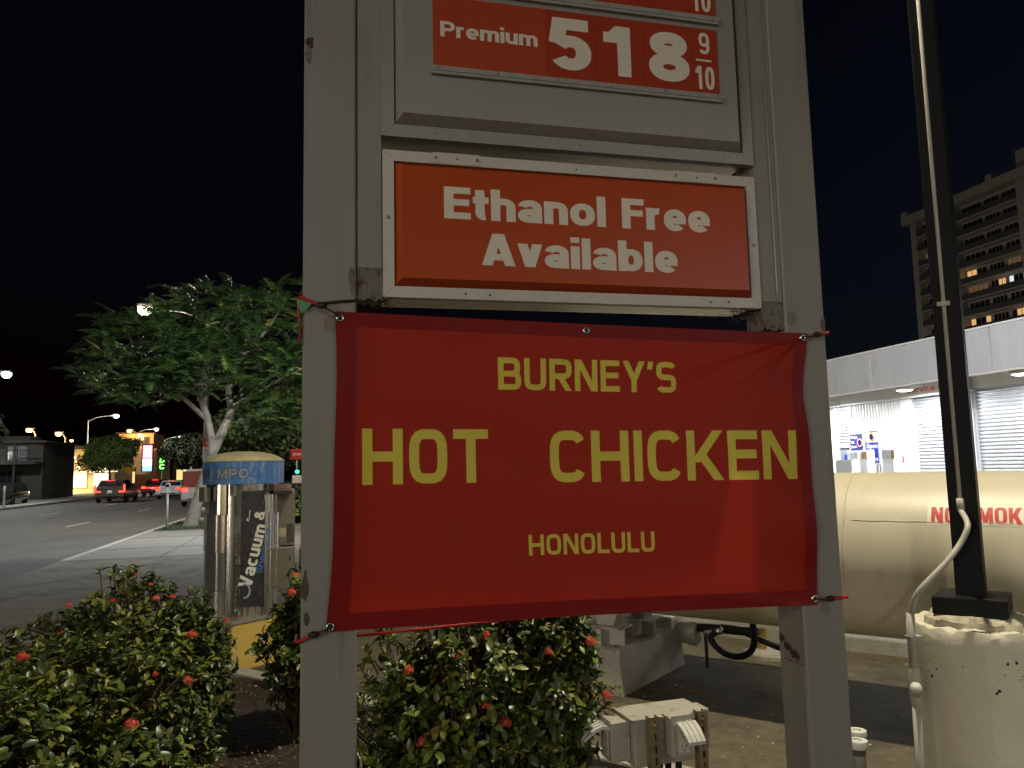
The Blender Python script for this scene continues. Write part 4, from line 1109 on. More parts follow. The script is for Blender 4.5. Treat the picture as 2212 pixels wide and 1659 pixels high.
def on_panel(a0, z0):
    def f(u, v, l):
        du = u * math.cos(ang) - v * math.sin(ang); dz = u * math.sin(ang) + v * math.cos(ang)
        return VT(a0 + math.degrees(du / (R0 + .03)), R0 + .0285 + l, z0 + dz)
    return f
write('letter', 'Vacuum', 'worn_white', pn, .118, .56, on_panel(12, .68), split=True, con=1.2, w=.22, n=2.4, gap=.07)
write('word', '&', 'worn_white', pn, .095, .085, on_panel(29, 1.27), w=.2, n=2.3)
write('word', 'Shampoo', 'blue_print', pn, .065, .40, on_panel(27.5, .80), w=.17, n=2.4, gap=.09)
MB().tube([VT(6, R0 + .03, 1.30), VT(5, R0 + .03, 1.275), VT(4, R0 + .03, 1.285), VT(7, R0 + .03, 1.27), VT(8, R0 + .03, 1.30), VT(9, R0 + .03, 1.37)], .004, 5).build('scratch_mark', 'worn_white', pn)
sc = MB()
for i in range(60):
    p = VT(random.uniform(-2, 30), R0 + .0284, random.uniform(.55, 1.4)); d = vr * random.uniform(-.006, .006) + V(0, 0, random.uniform(-.02, .02))
    sc.add([p - d, p + vr * .0016, p + d], [(0, 1, 2)])
tag(sc.build('scuffs', 'old_print', pn), kind='stuff')
def plate_ring():
    mb = MB(); pts = [VT(3 + 7 * math.cos(R_(a)), R0 + .030, .66 + .06 * math.sin(R_(a))) for a in range(-100, 110, 10)]
    mb.tube(pts, .011, 6); return mb.build('emblem_ring', 'old_print', pn, True)
plate_ring()
# coin boxes at the right side, upper bracket boxes, hose
cb = vc + vr * .36 - toCam * .02
def CT(a, b, z): return cb + vr * a + toCam * b + Vector((0, 0, z))
MB().box(-.12, .10, -.16, .13, 1.02, 1.55, T=CT, bev=.006).build('coin_box', 'steel_box', vac)
b2 = MB().box(-.12, .10, -.16, .132, .62, 1.005, T=CT, bev=.006).build('coin_box', 'steel_box', vac)
bx('coin_slot_plate', 'steel', vac, .03, .085, .131, .139, 1.05, 1.22, T=CT)
bx('door_pull', 'steel', b2, -.11, -.10, .133, .145, .78, .86, T=CT)
bx('worn_sticker', 'dome_cream', vac, -.09, .02, .1305, .1325, 1.10, 1.18, T=CT)
bx('keyhole', 'dark_gap', b2, .05, .062, .133, .135, .88, .92, T=CT)
MB().box(-.14, .05, .10, .30, 1.53, 1.595, T=CT, bev=.004).box(-.10, .06, .08, .32, 1.50, 1.531, T=CT).build('bracket_box', 'black_panel', vac)
MB().box(-.10, .055, .302, .306, 1.505, 1.592, T=CT).build('bracket_plate', 'steel', vac)
plate('bracket_box', 'steel_box', -86, -60, 1.45, 1.58, R0 + .005, .06)
hz = smooth_path([CT(.0, .1, 1.52), CT(.09, .12, 1.56), CT(.15, .12, 1.50), CT(.17, .12, 1.35), CT(.17, .12, 1.1), CT(.165, .12, .88), CT(.165, .12, .84)], 8)
MB().tube(hz, .016, 8).build('hose', 'rubber', vac, True)
MB().tube([CT(.165, .12, .98), CT(.165, .12, .96), CT(.165, .12, .86), CT(.165, .12, .80)], [.016, .026, .024, .03], 8).build('hose_cuff', 'rubber', vac, True)
MB().tube([CT(.165, .12, .80), CT(.16, .12, .55), CT(.12, .14, .43)], .02, 8).build('hose_tail', 'rubber', vac, True)

# ------------------------------------------------------------------ ixora bushes
def leaf_mesh(nm, m, L, W, fold, droop):
    secs = [(0, .06), (.18, .62), (.42, 1.0), (.68, .92), (.88, .52)]
    vs = []; fs = []
    for t, w in secs:
        x = t * L; z = droop * t * t * L; h = w * W / 2
        vs += [(x, -h, z + fold * h), (x, 0, z), (x, h, z + fold * h)]
    vs.append((L, 0, droop * L))
    for i in range(4):
        a = i * 3; fs += [(a, a + 1, a + 4, a + 3), (a + 1, a + 2, a + 5, a + 4)]
    fs += [(12, 13, 15), (13, 14, 15)]
    me = bpy.data.meshes.new(nm); me.from_pydata(vs, [], fs); me.materials.append(MATS[m])
    me.polygons.foreach_set('use_smooth', [True] * len(me.polygons)); me.update()
    return me, vs, fs
LEAVES = [leaf_mesh('leaf', 'leaf_mid', .072, .036, .35, -.18), leaf_mesh('leaf', 'leaf_dark', .080, .040, .30, -.25), leaf_mesh('leaf', 'leaf_mid', .060, .028, .45, -.05), leaf_mesh('leaf', 'leaf_yellow', .066, .032, .4, -.12), leaf_mesh('leaf', 'leaf_dark', .068, .036, .2, -.35), leaf_mesh('leaf', 'leaf_dry', .058, .026, .5, -.4)]
LW = [.30, .30, .14, .16, .09, .012]
fm = MB()
for i in range(44):
    a = random.uniform(0, 6.28); el_ = math.asin(random.uniform(.0, 1)); d = Vector((math.cos(a) * math.cos(el_), math.sin(a) * math.cos(el_), math.sin(el_) * .8)); c = d * random.uniform(.020, .034)
    t1 = d.orthogonal().normalized(); t2 = d.cross(t1); rot = random.uniform(0, 1.57)
    for q in range(4):
        b = rot + q * 1.5708; p = t1 * math.cos(b) + t2 * math.sin(b); o_ = t1 * math.cos(b + 1.57) + t2 * math.sin(b + 1.57)
        fm.add([c, c + p * .007 + o_ * .0035 + d * .001, c + p * .0125 + d * .0005, c + p * .007 - o_ * .0035 + d * .001], [(0, 1, 2, 3)])
    fm.add([c - d * .022, c - d * .022 + t1 * .0012, c], [(0, 1, 2)])
FLOWER = bpy.data.meshes.new('flower_head'); FLOWER.from_pydata(fm.v, [], fm.f); FLOWER.materials.append(MATS['ixora_red']); FLOWER.update()
CAMP = Vector((0, 0, 1.7))
def bush(label, base, blobs, ntips, flowers, seed, sparse=None, group='red flowered bushes in the planter', keep=300, lscale=1.0):
    rnd = random.Random(seed)
    root = empty('ixora_bush', base, label, 'bush', group)
    allv = []
    stems = MB(); bc = Vector(base)
    for _ in range(ntips):
        c, r, wgt = rnd.choices(blobs, [b[2] for b in blobs])[0]
        while True:
            d = Vector((rnd.gauss(0, 1), rnd.gauss(0, 1), rnd.gauss(0, 1))).normalized()
            if d.z > -.75: break
        rad = rnd.uniform(.78, 1.06) if rnd.random() < .8 else rnd.uniform(.4, .8)
        tip = Vector(c) + Vector((d.x * r[0], d.y * r[1], d.z * r[2])) * rad * (1 + .10 * math.sin(d.x * 7 + d.z * 5 + seed) + .07 * math.sin(d.y * 13 - d.x * 9))
        if tip.z < base[2] + .06: continue
        if sparse and rnd.random() < sparse(tip): continue
        g = (d + Vector((0, 0, .75))).normalized()
        if rnd.random() < .32: 
            b0 = bc + Vector((rnd.uniform(-.12, .12), rnd.uniform(-.12, .12), 0)); m_ = b0.lerp(tip, .6) + Vector((rnd.uniform(-.05, .05), rnd.uniform(-.05, .05), .02))
            stems.tube([b0, b0.lerp(m_, .5) + Vector((0, 0, .03)), m_, tip - g * .03, tip], [.009, .007, .005, .003, .002], 4, False)
        else:
            stems.tube([tip - g * rnd.uniform(.06, .14), tip], [.003, .0018], 3, False)
        t1 = g.orthogonal().normalized(); t2 = g.cross(t1); q = rnd.uniform(0, 6.28)
        for k in range(rnd.randint(5, 8)):
            q += 1.57 + rnd.uniform(-.5, .5); up = rnd.uniform(.05, .95)
            x = (t1 * math.cos(q) + t2 * math.sin(q)) * (1 - up * .5) + g * up + Vector((rnd.uniform(-.2, .2), rnd.uniform(-.2, .2), rnd.uniform(-.25, .15))); x.normalize()
            z = (g + Vector((rnd.uniform(-.4, .4), rnd.uniform(-.4, .4), .4))); z = (z - x * z.dot(x)).normalized(); y = z.cross(x)
            s_ = rnd.choice((.55, .75, .9, 1.0, 1.15, 1.3)) * rnd.uniform(.9, 1.1) * lscale
            po = tip - g * rnd.uniform(0, .055)
            M = Matrix(((x.x * s_, y.x * s_, z.x * s_, po.x), (x.y * s_, y.y * s_, z.y * s_, po.y), (x.z * s_, y.z * s_, z.z * s_, po.z), (0, 0, 0, 1)))
            vi = rnd.choices(range(6), LW)[0]
            tc = (CAMP - po); dist = tc.length
            score = max(0, d.dot(tc / dist) + .15) * s_ / dist * rnd.uniform(.7, 1.3)
            allv.append((score, vi, M))
    allv.sort(key=lambda t: -t[0])
    off = ORG[root.name]
    for score, vi, M in allv[:keep]:
        o = bpy.data.objects.new('leaf', LEAVES[vi][0]); COL.objects.link(o); o.parent = root
        o.matrix_local = Matrix.Translation(-off) @ M
    rest = [MB() for _ in range(6)]
    for score, vi, M in allv[keep:]:
        rest[vi].add([M @ Vector(p) for p in LEAVES[vi][1]], LEAVES[vi][2])
    big = MB(); mats_ = []; idx = []
    for vi, mb in enumerate(rest):
        big.add(mb.v, mb.f); idx += [vi] * len(mb.f)
    o = big.build('leaves', 'leaf_mid', root, True)
    o.data.materials.clear()
    for vi in range(6): o.data.materials.append(LEAVES[vi][0].materials[0])
    o.data.polygons.foreach_set('material_index', idx)
    tag(o, kind='stuff')
    tag(stems.build('stems', 'twig', root), kind='stuff')
    for (p, s_) in flowers:
        f = bpy.data.objects.new('flower_head', FLOWER); COL.objects.link(f); f.parent = root
        d = (CAMP - Vector(p)).normalized() * .6 + Vector((rnd.uniform(-.3, .3), rnd.uniform(-.3, .3), .7))
        f.matrix_local = Matrix.Translation(Vector(p) - off) @ d.to_track_quat('Z', 'Y').to_matrix().to_4x4() @ Matrix.Diagonal((s_ * .74, s_ * rnd.uniform(.6, .85), s_ * rnd.uniform(.4, .7), 1))
    return root
rearB = bush('wide red flowered bush on the street side, the one close to the vacuum machine', (-1.1, 5.3, .08),
     [((-1.12, 5.38, .52), (.54, .48, .56), 5), ((-.82, 5.35, .44), (.30, .38, .40), 2.6), ((-1.55, 5.1, .42), (.42, .48, .46), 3.2)], 2500,
     [((-1.20, 5.70, 1.05), 1.1), ((-1.02, 5.25, 1.03), .7), ((-.93, 4.95, .99), 1.0), ((-.83, 4.9, 1.0), .8), ((-1.2, 5.15, .96), 1.2), ((-1.50, 5.35, .92), .9), ((-.56, 5.15, .80), .9), ((-1.50, 5.2, .79), .8), ((-.705, 4.78, .80), 1.35)], 11, lscale=.66)
frontB = bush('bush with yellowed leaves and red flowers filling the corner nearest the viewer', (-1.15, 4.1, .08),
     [((-1.12, 4.40, .45), (.50, .48, .47), 5), ((-1.32, 3.65, .42), (.48, .52, .46), 4), ((-.78, 4.30, .30), (.26, .34, .30), 1.8), ((-.95, 3.85, .28), (.36, .42, .34), 2.2)], 2700,
     [((-1.30, 4.0, .90), 1.2), ((-.60, 3.99, .74), 1.0), ((-.78, 3.70, .65), 1.3), ((-.68, 3.65, .86), .55)], 12, lscale=.70)
midB = bush('dense bush hung with red flowers standing right below the banner', (.72, 3.4, .08),
     [((.72, 3.42, .62), (.48, .36, .56), 6), ((.96, 3.38, .74), (.25, .28, .42), 2.4), ((.40, 3.47, .58), (.32, .32, .48), 2.0), ((.66, 3.30, .28), (.42, .32, .26), 1.8)], 2400,
     [((.66, 3.17, 1.02), .7), ((.535, 3.16, .95), .5), ((.89, 3.06, .96), .8), ((1.05, 3.0, 1.0), 1.05), ((.345, 3.2, .90), .9), ((.51, 3.18, .85), .7), ((.645, 3.14, .75), .8), ((.715, 3.10, .69), 1.1), ((.40, 3.2, .62), 1.15), ((.61, 3.15, .60), .6), ((1.11, 3.0, .79), .9)], 13, lscale=.64)
thinB = bush('thin bush with bare lower twigs behind the left sign post', (-.05, 5.15, .08),
     [((.0, 5.15, .80), (.27, .28, .32), 4), ((-.16, 5.1, .62), (.22, .25, .26), 2.4), ((-.10, 5.15, .42), (.22, .24, .22), 1.2)], 520,
     [((-.17, 4.93, .98), 1.2), ((-.15, 4.95, 1.08), .9)], 14, sparse=lambda t: .45 if t.z < .6 else .0, lscale=.72)

# ------------------------------------------------------------------ street tree
tree = empty('street_tree', (-3.75, 27.2, 0), 'feathery leaved street tree with a pale forked trunk beside the pavement', 'tree')
T0 = Vector((-3.75, 27.2, 0))
def P_(x, y, z): return Vector((x, y, z))
trunk = MB().tube(smooth_path([P_(-4.12, 27.2, -.05), P_(-4.02, 27.2, .5), P_(-3.72, 27.25, 1.6), P_(-3.52, 27.2, 2.5), P_(-3.62, 27.15, 3.3), P_(-3.86, 27.1, 4.2)], 5), [.20 * (1 - .5 * min(1, i / 25)) + .12 * math.exp(-i / 1.8) for i in range(26)], 12).build('trunk', 'bark_pale', tree, True)
limbs = [([(-3.54, 27.2, 2.3), (-3.2, 27.3, 3.1), (-2.95, 27.4, 3.8), (-3.05, 27.5, 4.5), (-2.7, 27.4, 5.6), (-2.4, 27.3, 6.4)], .17),
         ([(-3.86, 27.1, 4.1), (-3.82, 27.1, 4.9), (-3.6, 27.0, 5.8), (-3.7, 27.0, 6.8)], .14),
         ([(-3.7, 27.15, 3.5), (-4.3, 27.0, 4.1), (-4.75, 26.8, 4.5), (-4.9, 26.7, 5.1), (-5.6, 26.6, 5.6)], .085),
         ([(-4.75, 26.8, 4.5), (-5.6, 26.5, 4.7), (-6.4, 26.2, 5.4), (-7.2, 26.0, 6.0)], .055),
         ([(-2.95, 27.4, 3.8), (-2.2, 27.2, 4.3), (-1.4, 27.0, 4.8), (-.6, 26.8, 5.2)], .08),
         ([(-3.86, 27.1, 4.4), (-4.6, 26.9, 5.6), (-5.2, 26.7, 6.6)], .09), ([(-2.7, 27.4, 5.6), (-1.8, 27.2, 6.6), (-1.2, 27.0, 7.6)], .08)]
tips = []
for pts, r in limbs:
    pp_ = smooth_path([P_(*p) for p in pts], 5)
    MB().tube(pp_, [r * (1 - .75 * i / (len(pp_) - 1)) for i in range(len(pp_))], 8).build('limb', 'bark_pale', trunk, True)
def frond_mesh(nm, m, Lf, droop, pairs, ll, seed):
    rnd = random.Random(seed); vs = []; fs = []
    def pt(t): return Vector((Lf * t * (1 - .16 * t), 0, .40 * Lf * t - droop * Lf * t * t))
    for i in range(6):
        p = pt(i / 5); w = .010 * (1 - .8 * i / 5); vs += [(p.x, -w, p.z), (p.x, w, p.z)]
    for i in range(5): fs.append((2 * i, 2 * i + 1, 2 * i + 3, 2 * i + 2))
    for i in range(pairs):
        t = .10 + .90 * i / (pairs - 1); p = pt(t); q = pt(min(1, t + .05)); d = (q - p).normalized() if t < .98 else (p - pt(.95)).normalized()
        l = ll * math.sin(math.pi * min(1, .18 + .80 * t)) ** .7 * rnd.uniform(.85, 1.1)
        for sgn in (-1, 1):
            e = (d * .40 + Vector((0, sgn, -.50 + rnd.uniform(-.25, .25)))).normalized()
            w = d * .020; k = len(vs)
            vs += [tuple(p - w * .5), tuple(p + e * l * .5 - w), tuple(p + e * l), tuple(p + e * l * .5 + w)]
            fs.append((k, k + 1, k + 2, k + 3))
    me = bpy.data.meshes.new(nm); me.from_pydata(vs, [], fs); me.materials.append(MATS[m]); me.update()
    return me, vs, fs
FR = [frond_mesh('frond', m, L, dr, n, ll, s) for m, L, dr, n, ll, s in (('frond_green', .78, .55, 13, .22, 1), ('frond_green', .9, .75, 14, .25, 2), ('frond_deep', .8, .45, 12, .23, 3), ('frond_bright', .62, .5, 11, .20, 4), ('frond_deep', .9, .8, 14, .25, 5), ('frond_old', .5, .7, 9, .14, 6))]
FW = [.32, .24, .2, .10, .15, .006]
rnd = random.Random(5)
blobsT = [((-3.9, 27.0, 6.6), (2.0, 1.8, 1.55), 5), ((-2.2, 27.1, 6.4), (1.6, 1.7, 1.7), 5), ((-5.5, 26.6, 5.9), (1.6, 1.5, 1.1), 4), ((-1.3, 26.9, 4.7), (1.5, 1.5, 1.1), 4), ((-6.1, 26.2, 4.7), (1.4, 1.1, .95), 2.6), ((-3.9, 26.3, 5.0), (1.6, 1.0, .8), 3.0), ((-5.0, 26.4, 4.6), (1.2, 1.0, .7), 2.0), ((-1.6, 26.7, 3.5), (1.2, .9, .8), 2.4), ((-1.0, 26.9, 7.5), (1.1, 1.1, .9), 1.4)]
fr_all = []
crown = empty('crown', (0, 0, 0)); crown.parent = tree; crown.location = (0, 0, 5); ORG['crown'] = T0 + Vector((0, 0, 5))
twg = MB()
for _ in range(330):
    c, r, w = rnd.choices(blobsT, [b[2] for b in blobsT])[0]
    d = Vector((rnd.gauss(0, 1), rnd.gauss(0, 1), rnd.gauss(0, 1))).normalized()
    rad = rnd.uniform(.55, 1.02)
    tip = Vector(c) + Vector((d.x * r[0], d.y * r[1], d.z * r[2])) * rad
    g = (d * .7 + Vector((0, 0, .7))).normalized()
    twg.tube([tip - g * .3, tip], [.014, .008], 4, False)
    q = rnd.uniform(0, 6.28)
    for k in range(rnd.randint(5, 8)):
        q += 2.4; el_ = rnd.uniform(-.25, 1.1)
        x = Vector((math.cos(q) * math.cos(el_), math.sin(q) * math.cos(el_), math.sin(el_) * .7)) + g * .25; x.normalize()
        z = Vector((rnd.uniform(-.25, .25), rnd.uniform(-.25, .25), 1)); z = (z - x * z.dot(x)).normalized(); y = z.cross(x)
        s_ = rnd.uniform(.75, 1.2)
        M = Matrix(((x.x * s_, y.x * s_, z.x * s_, tip.x), (x.y * s_, y.y * s_, z.y * s_, tip.y), (x.z * s_, y.z * s_, z.z * s_, tip.z), (0, 0, 0, 1)))
        fr_all.append((-tip.y + d.y * -.5 + rnd.uniform(0, .8), rnd.choices(range(6), FW)[0], M))
fr_all.sort(key=lambda t: -t[0])
for sc_, vi, M in fr_all[:300]:
    o = bpy.data.objects.new('frond', FR[vi][0]); COL.objects.link(o); o.parent = crown
    o.matrix_local = Matrix.Translation(-ORG['crown']) @ M
big = MB(); idx = []
for sc_, vi, M in fr_all[300:]:
    big.add([M @ Vector(p) for p in FR[vi][1]], FR[vi][2]); idx += [vi] * len(FR[vi][2])
o = big.build('fronds', 'frond_green', crown)
o.data.materials.clear()
for vi in range(6): o.data.materials.append(FR[vi][0].materials[0])
o.data.polygons.foreach_set('material_index', idx); tag(o, kind='stuff')
tag(twg.build('twigs', 'bark_dark', crown), kind='stuff')
gb = MB()
for i in range(1500):
    x, y = random.uniform(-4.9, -3.0), random.uniform(25.6, 30); h = random.uniform(.04, .12); a = random.uniform(0, 6.28); w = .012
    gb.add([(x - math.cos(a) * w, y - math.sin(a) * w, .01), (x + math.cos(a) * w, y + math.sin(a) * w, .01), (x + random.uniform(-.04, .04), y + random.uniform(-.04, .04), h)], [(0, 1, 2)])
tag(gb.build('grass', 'grass_blade'), 'short grass in the bed round the street tree', 'grass', kind='stuff')
sheet('tree_bed', [(-4.95, 25.5), (-3.0, 25.5), (-3.0, 30.2), (-4.95, 30.2)], .0175, 'earth')

def clump_tree(label, base, trunk_h, blobs, n, leaf, m, m2, seed, group=None, tr=.12, name='leafy_tree', cat='tree'):
    rnd = random.Random(seed); t = empty(name, base, label, cat, group); b = Vector(base)
    MB().tube([b, b + Vector((.05, 0, trunk_h * .5)), b + Vector((-.05, 0, trunk_h)), b + Vector((.1, 0, trunk_h * 1.3))], [tr, tr * .8, tr * .7, tr * .4], 8).build('trunk', 'bark_dark', t, True)
    for i in range(4):
        a = i * 1.6 + seed; 
        MB().tube([b + Vector((0, 0, trunk_h * .9)), b + Vector((math.cos(a) * .8, math.sin(a) * .8, trunk_h * 1.3)), b + Vector((math.cos(a) * 1.4, math.sin(a) * 1.4, trunk_h * 1.55))], [tr * .5, tr * .3, tr * .12], 5).build('limb', 'bark_dark', t, True)
    mb = MB(); idx = []
    for _ in range(n):
        c, r = rnd.choices(blobs, [q[1][0] * q[1][1] * q[1][2] for q in blobs])[0]
        d = Vector((rnd.gauss(0, 1), rnd.gauss(0, 1), rnd.gauss(0, 1))).normalized(); rad = rnd.uniform(.5, 1.05)
        p = b + Vector(c) + Vector((d.x * r[0], d.y * r[1], d.z * r[2])) * rad * (1 + .12 * math.sin(d.x * 8 + d.z * 7))
        nrm = (d + Vector((rnd.uniform(-.7, .7), rnd.uniform(-.7, .7), rnd.uniform(-.2, .9)))).normalized(); u = nrm.orthogonal().normalized(); v = nrm.cross(u); q = rnd.uniform(0, 6.28)
        for k in range(5):
            a = q + k * 1.2566; e = u * math.cos(a) + v * math.sin(a); f = u * -math.sin(a) + v * math.cos(a); l = leaf * rnd.uniform(.7, 1.2)
            mb.add([p + e * l * .1, p + e * l * .6 + f * l * .22 - nrm * l * .05, p + e * l - nrm * l * .22, p + e * l * .6 - f * l * .22 - nrm * l * .05], [(0, 1, 2, 3)]); idx.append(0 if rnd.random() < .7 else 1)
    o = mb.build('crown', m, t); o.data.materials.append(MATS[m2]); o.data.polygons.foreach_set('material_index', idx)
    tag(o, kind='stuff')
    return t
clump_tree('round bright crowned tree across the street beside the lit yellow shopfront', (-19.1, 79, 0), 2.4, [((0, 0, 3.9), (2.3, 2, 1.5)), ((.8, 0, 4.6), (1.8, 1.6, .9)), ((-1.3, 0, 3.1), (1.5, 1.4, 1.0))], 950, .45, 'far_leaf', 'frond_bright', 21, 'trees across the street')
clump_tree('dark leafy tree standing behind the pink and green neon signs', (-13.5, 98, 0), 2.5, [((0, 0, 4.5), (5, 3, 2.4)), ((3, 0, 4), (3, 3, 2))], 800, .7, 'far_leaf_deep', 'far_leaf_deep', 22, 'trees across the street', .2)
clump_tree('dark tree at the far left edge above the dark timber house', (-25.0, 63, 0), 3, [((0, 0, 5.4), (2.6, 2.4, 2.0)), ((-2, 0, 4.4), (2.5, 2, 1.8))], 700, .6, 'far_leaf_deep', 'far_leaf_deep', 23, 'trees across the street', .2)
clump_tree('big dark tree beyond the vacuum machine, darkest of the pavement trees', (-3.0, 46, 0), 2.6, [((1.0, 0, 4.6), (3.0, 3, 2.2)), ((3.2, 0, 3.6), (2.4, 2.5, 1.6)), ((-1.2, 0, 4.2), (2, 2, 1.4))], 1500, .5, 'far_leaf', 'far_leaf_deep', 24, 'trees along the near pavement', .25)
clump_tree('farther dark tree along the near pavement beside the stopped traffic', (-4.3, 78, 0), 2.6, [((0, 0, 5.0), (3.4, 3, 2.4)), ((-1.4, 0, 4.0), (2.4, 2, 1.6))], 900, .6, 'far_leaf', 'far_leaf_deep', 25, 'trees along the near pavement', .25)
hb = bush('low bright flowering hedge beyond the vacuum machine', (-.75, 27.5, 0), [((-.9, 27.5, .45), (.9, .8, .5), 3), ((.6, 27.5, .45), (.9, .8, .5), 3)], 330,
     [((-.95 + .35 * i, 26.62, .55 + .12 * ((i * 7) % 3)), 3.0) for i in range(6)], 15, group='low hedges by the lot', keep=0, lscale=2.6)

# ------------------------------------------------------------------ street furniture
def street_lamp(base, head, label, kind='white', h=8.4, power=P_STREET, first=None):
    b = Vector(base); hd = Vector(head)
    t = empty('street_lamp', base, label, 'street lamp', 'street lamps along the road')
    MB().tube([b, b + Vector((0, 0, .4))], [.14, .13], 10).build('base', 'pole_grey', t, True)
    top = Vector((b.x, b.y, hd.z - .45))
    MB().tube([b + Vector((0, 0, .4)), top], [.095, .06], 10).build('pole', 'pole_grey', t, True)
    MB().tube(smooth_path([top - Vector((0, 0, .2)), top.lerp(hd, .35) + Vector((0, 0, .10)), hd - (hd - top).normalized() * .3], 5), [.045] * 11, 8).build('arm', 'pole_grey', t, True)
    d = (hd - top); d.z = 0; d.normalize(); s_ = Vector((-d.y, d.x, 0))
    def T(a, b_, z): return hd + d * a + s_ * b_ + Vector((0, 0, z))
    hh = MB().box(-.35, .40, -.14, .14, -.02, .13, T=T, bev=.04).build('lamp_head', 'pole_grey', t)
    e = {'white': 'street_white', 'cool': 'street_cool', 'orange': 'sodium'}[kind]
    MB().lathe([(0, -.34), (.16, -.31), (.26, -.20), (.28, -.02)], T(.1, 0, 0), 14).build('lens', e, hh, True)
    if power: lamp('lamp_light', 'POINT', T(.1, 0, -.5), power, {'white': (1, .93, .74), 'cool': (.96, 1, .95), 'orange': (1, .52, .16)}[kind], t, .12)
    return t
street_lamp((-24.99, 93.6, 0), (-22.1, 92.9, 8.4), 'lit street lamp above the round bright crowned tree', 'white')
street_lamp((-26.3, 123, 0), (-23.6, 122.3, 8.5), 'lit street lamp right of the round tree, middle one of the far row')
street_lamp((-26.9, 147, 0), (-24.2, 146.3, 8.4), 'lit street lamp farthest down the street, smallest white light')
street_lamp((-4.45, 32.6, 0), (-6.72, 32.65, 8.35), 'street lamp shining through the feathery street tree', 'white', power=2200)
street_lamp((-22.9, 55.4, 0), (-19.75, 55.4, 8.45), 'lit street lamp cut off at the edge of the picture', 'cool')
street_lamp((-24.4, 84, 0), (-24.9, 83.9, 6.05), 'orange lamp right above the lit yellow shopfront', 'orange', power=300)
street_lamp((-27.2, 84.5, 0), (-27.6, 84.3, 6.45), 'orange lamp above the dark timber house', 'orange', power=300)
street_lamp((-23.4, 109.1, 0), (-24.1, 109, 7.6), 'larger orange lamp above the tan building', 'orange', power=300)
street_lamp((-22.5, 104.6, 0), (-21.9, 104.0, 6.8), 'smaller orange lamp at the corner of the tan building', 'orange', power=300)
street_lamp((-46.5, 160.5, 0), (-45.6, 160.3, 8.6), 'tiny warm lamp glinting far off left of the nearest lit street lamp', 'orange', power=0)
street_lamp((-24.6, 66.8, 0), (-24.45, 66.1, 3.85), 'small cool white lamp glinting in front of the timber house balcony', 'cool', power=25)
# unseen lamps added behind the viewer to light the sign front
street_lamp((-3.2, -13, 0), (-5.3, -13, 8.6), 'street lamp added behind the viewer to light the sign front', 'white', power=P_FRONT_FILL)
for x_, y_, w_ in ((4.0, -44, 'nearest the road'), (16.5, -47, 'midmost'), (27.5, -45, 'farthest from the road')):
    street_lamp((x_ - 2.3, y_, 0), (x_, y_, 8.6), 'distant fill lamp added far behind the viewer, ' + w_, 'white', power=P_FAR_FILL)
street_lamp((60, 96, 0), (62, 96, 9), 'unseen lamp added to brighten the apartment tower', 'white', power=7000)  # lamp added out of view to brighten the tower wall
sh = empty('fill_shop', (-24, -14, 0), 'unseen shop with wide lit windows added to soften the front light', 'shop')  # added out of view so the front fill casts soft shadows
MB().box(-32, -23.0, -22, -6, 0, 5).build('wall', 'cream_plaster', sh)
for y_ in (-20.5, -16.6, -12.7, -8.8):
    w_ = MB().box(-22.99, -22.93, y_ - 1.2, y_ + 2.2, .5, .6).build('window', 'trim_white', sh)
    MB().box(-22.985, -22.95, y_ - 1.15, y_ + 2.15, .61, 3.0).build('pane', 'shop_glow', w_)
sl_ = lamp('shop_fill', 'AREA', (-22.5, -14, 2.4), P_SHOP_FILL, (1, .90, .72), sh, 9.0, (1.5, 3, 1.5))
cy = empty('fill_canopy', (11, -10, 0), 'unseen flat canopy with lit panels added behind the viewer as front fill', 'canopy')  # canopy added out of view as a diffuse light on the front
MB().box(4.5, 18, -16, -6.5, 4.9, 5.6, bev=.03).build('roof', 'trim_white', cy)
for x_, y_ in ((6.5, -11), (16, -11)): MB().box(x_ - .25, x_ + .25, y_ - .25, y_ + .25, 0, 4.899).build('column', 'trim_white', cy)
for x_, y_ in ((7.5, -8.5), (7.5, -13.5), (14.5, -8.5), (14.5, -13.5)):
    MB().box(x_ - .7, x_ + .7, y_ - .7, y_ + .7, 4.86, 4.895).build('fill_panel', 'led_white', cy)
    lamp('canopy_fill', 'AREA', (x_, y_, 4.83), P_CANOPY_FILL, (1, .94, .85), cy, 1.4, (x_, y_, 0))
for y_ in (-8,):
    street_lamp((-22.6, y_, 0), (-19.75, y_, 8.45), 'fill lamp added across the road beyond the picture edge, ' + ('ahead of' if y_ > 0 else 'behind') + ' the viewer', 'white', power=P_SIDE_FILL)  # unseen lamp added to fill faces turned towards the street
# lot lamp behind the sign post
ll = empty('lot_lamp', (.22, 21.1, 0), 'tall lot lamp standing behind the left sign post', 'light pole')
MB().box(.16, .28, 21.04, 21.16, 0, 7.2).build('shaft', 'black_paint', ll)
h = MB().box(-.06, .50, 20.7, 21.1, 7.2, 7.32, bev=.03).build('lamp_head', 'black_paint', ll)
MB().box(.0, .44, 20.74, 21.06, 7.190, 7.198).build('lens', 'led_white', h)
lamp('lamp_light', 'AREA', (.22, 20.9, 7.17), P_LOT, (.93, .98, 1.0), ll, .4, (-2.0, 25.0, 0))

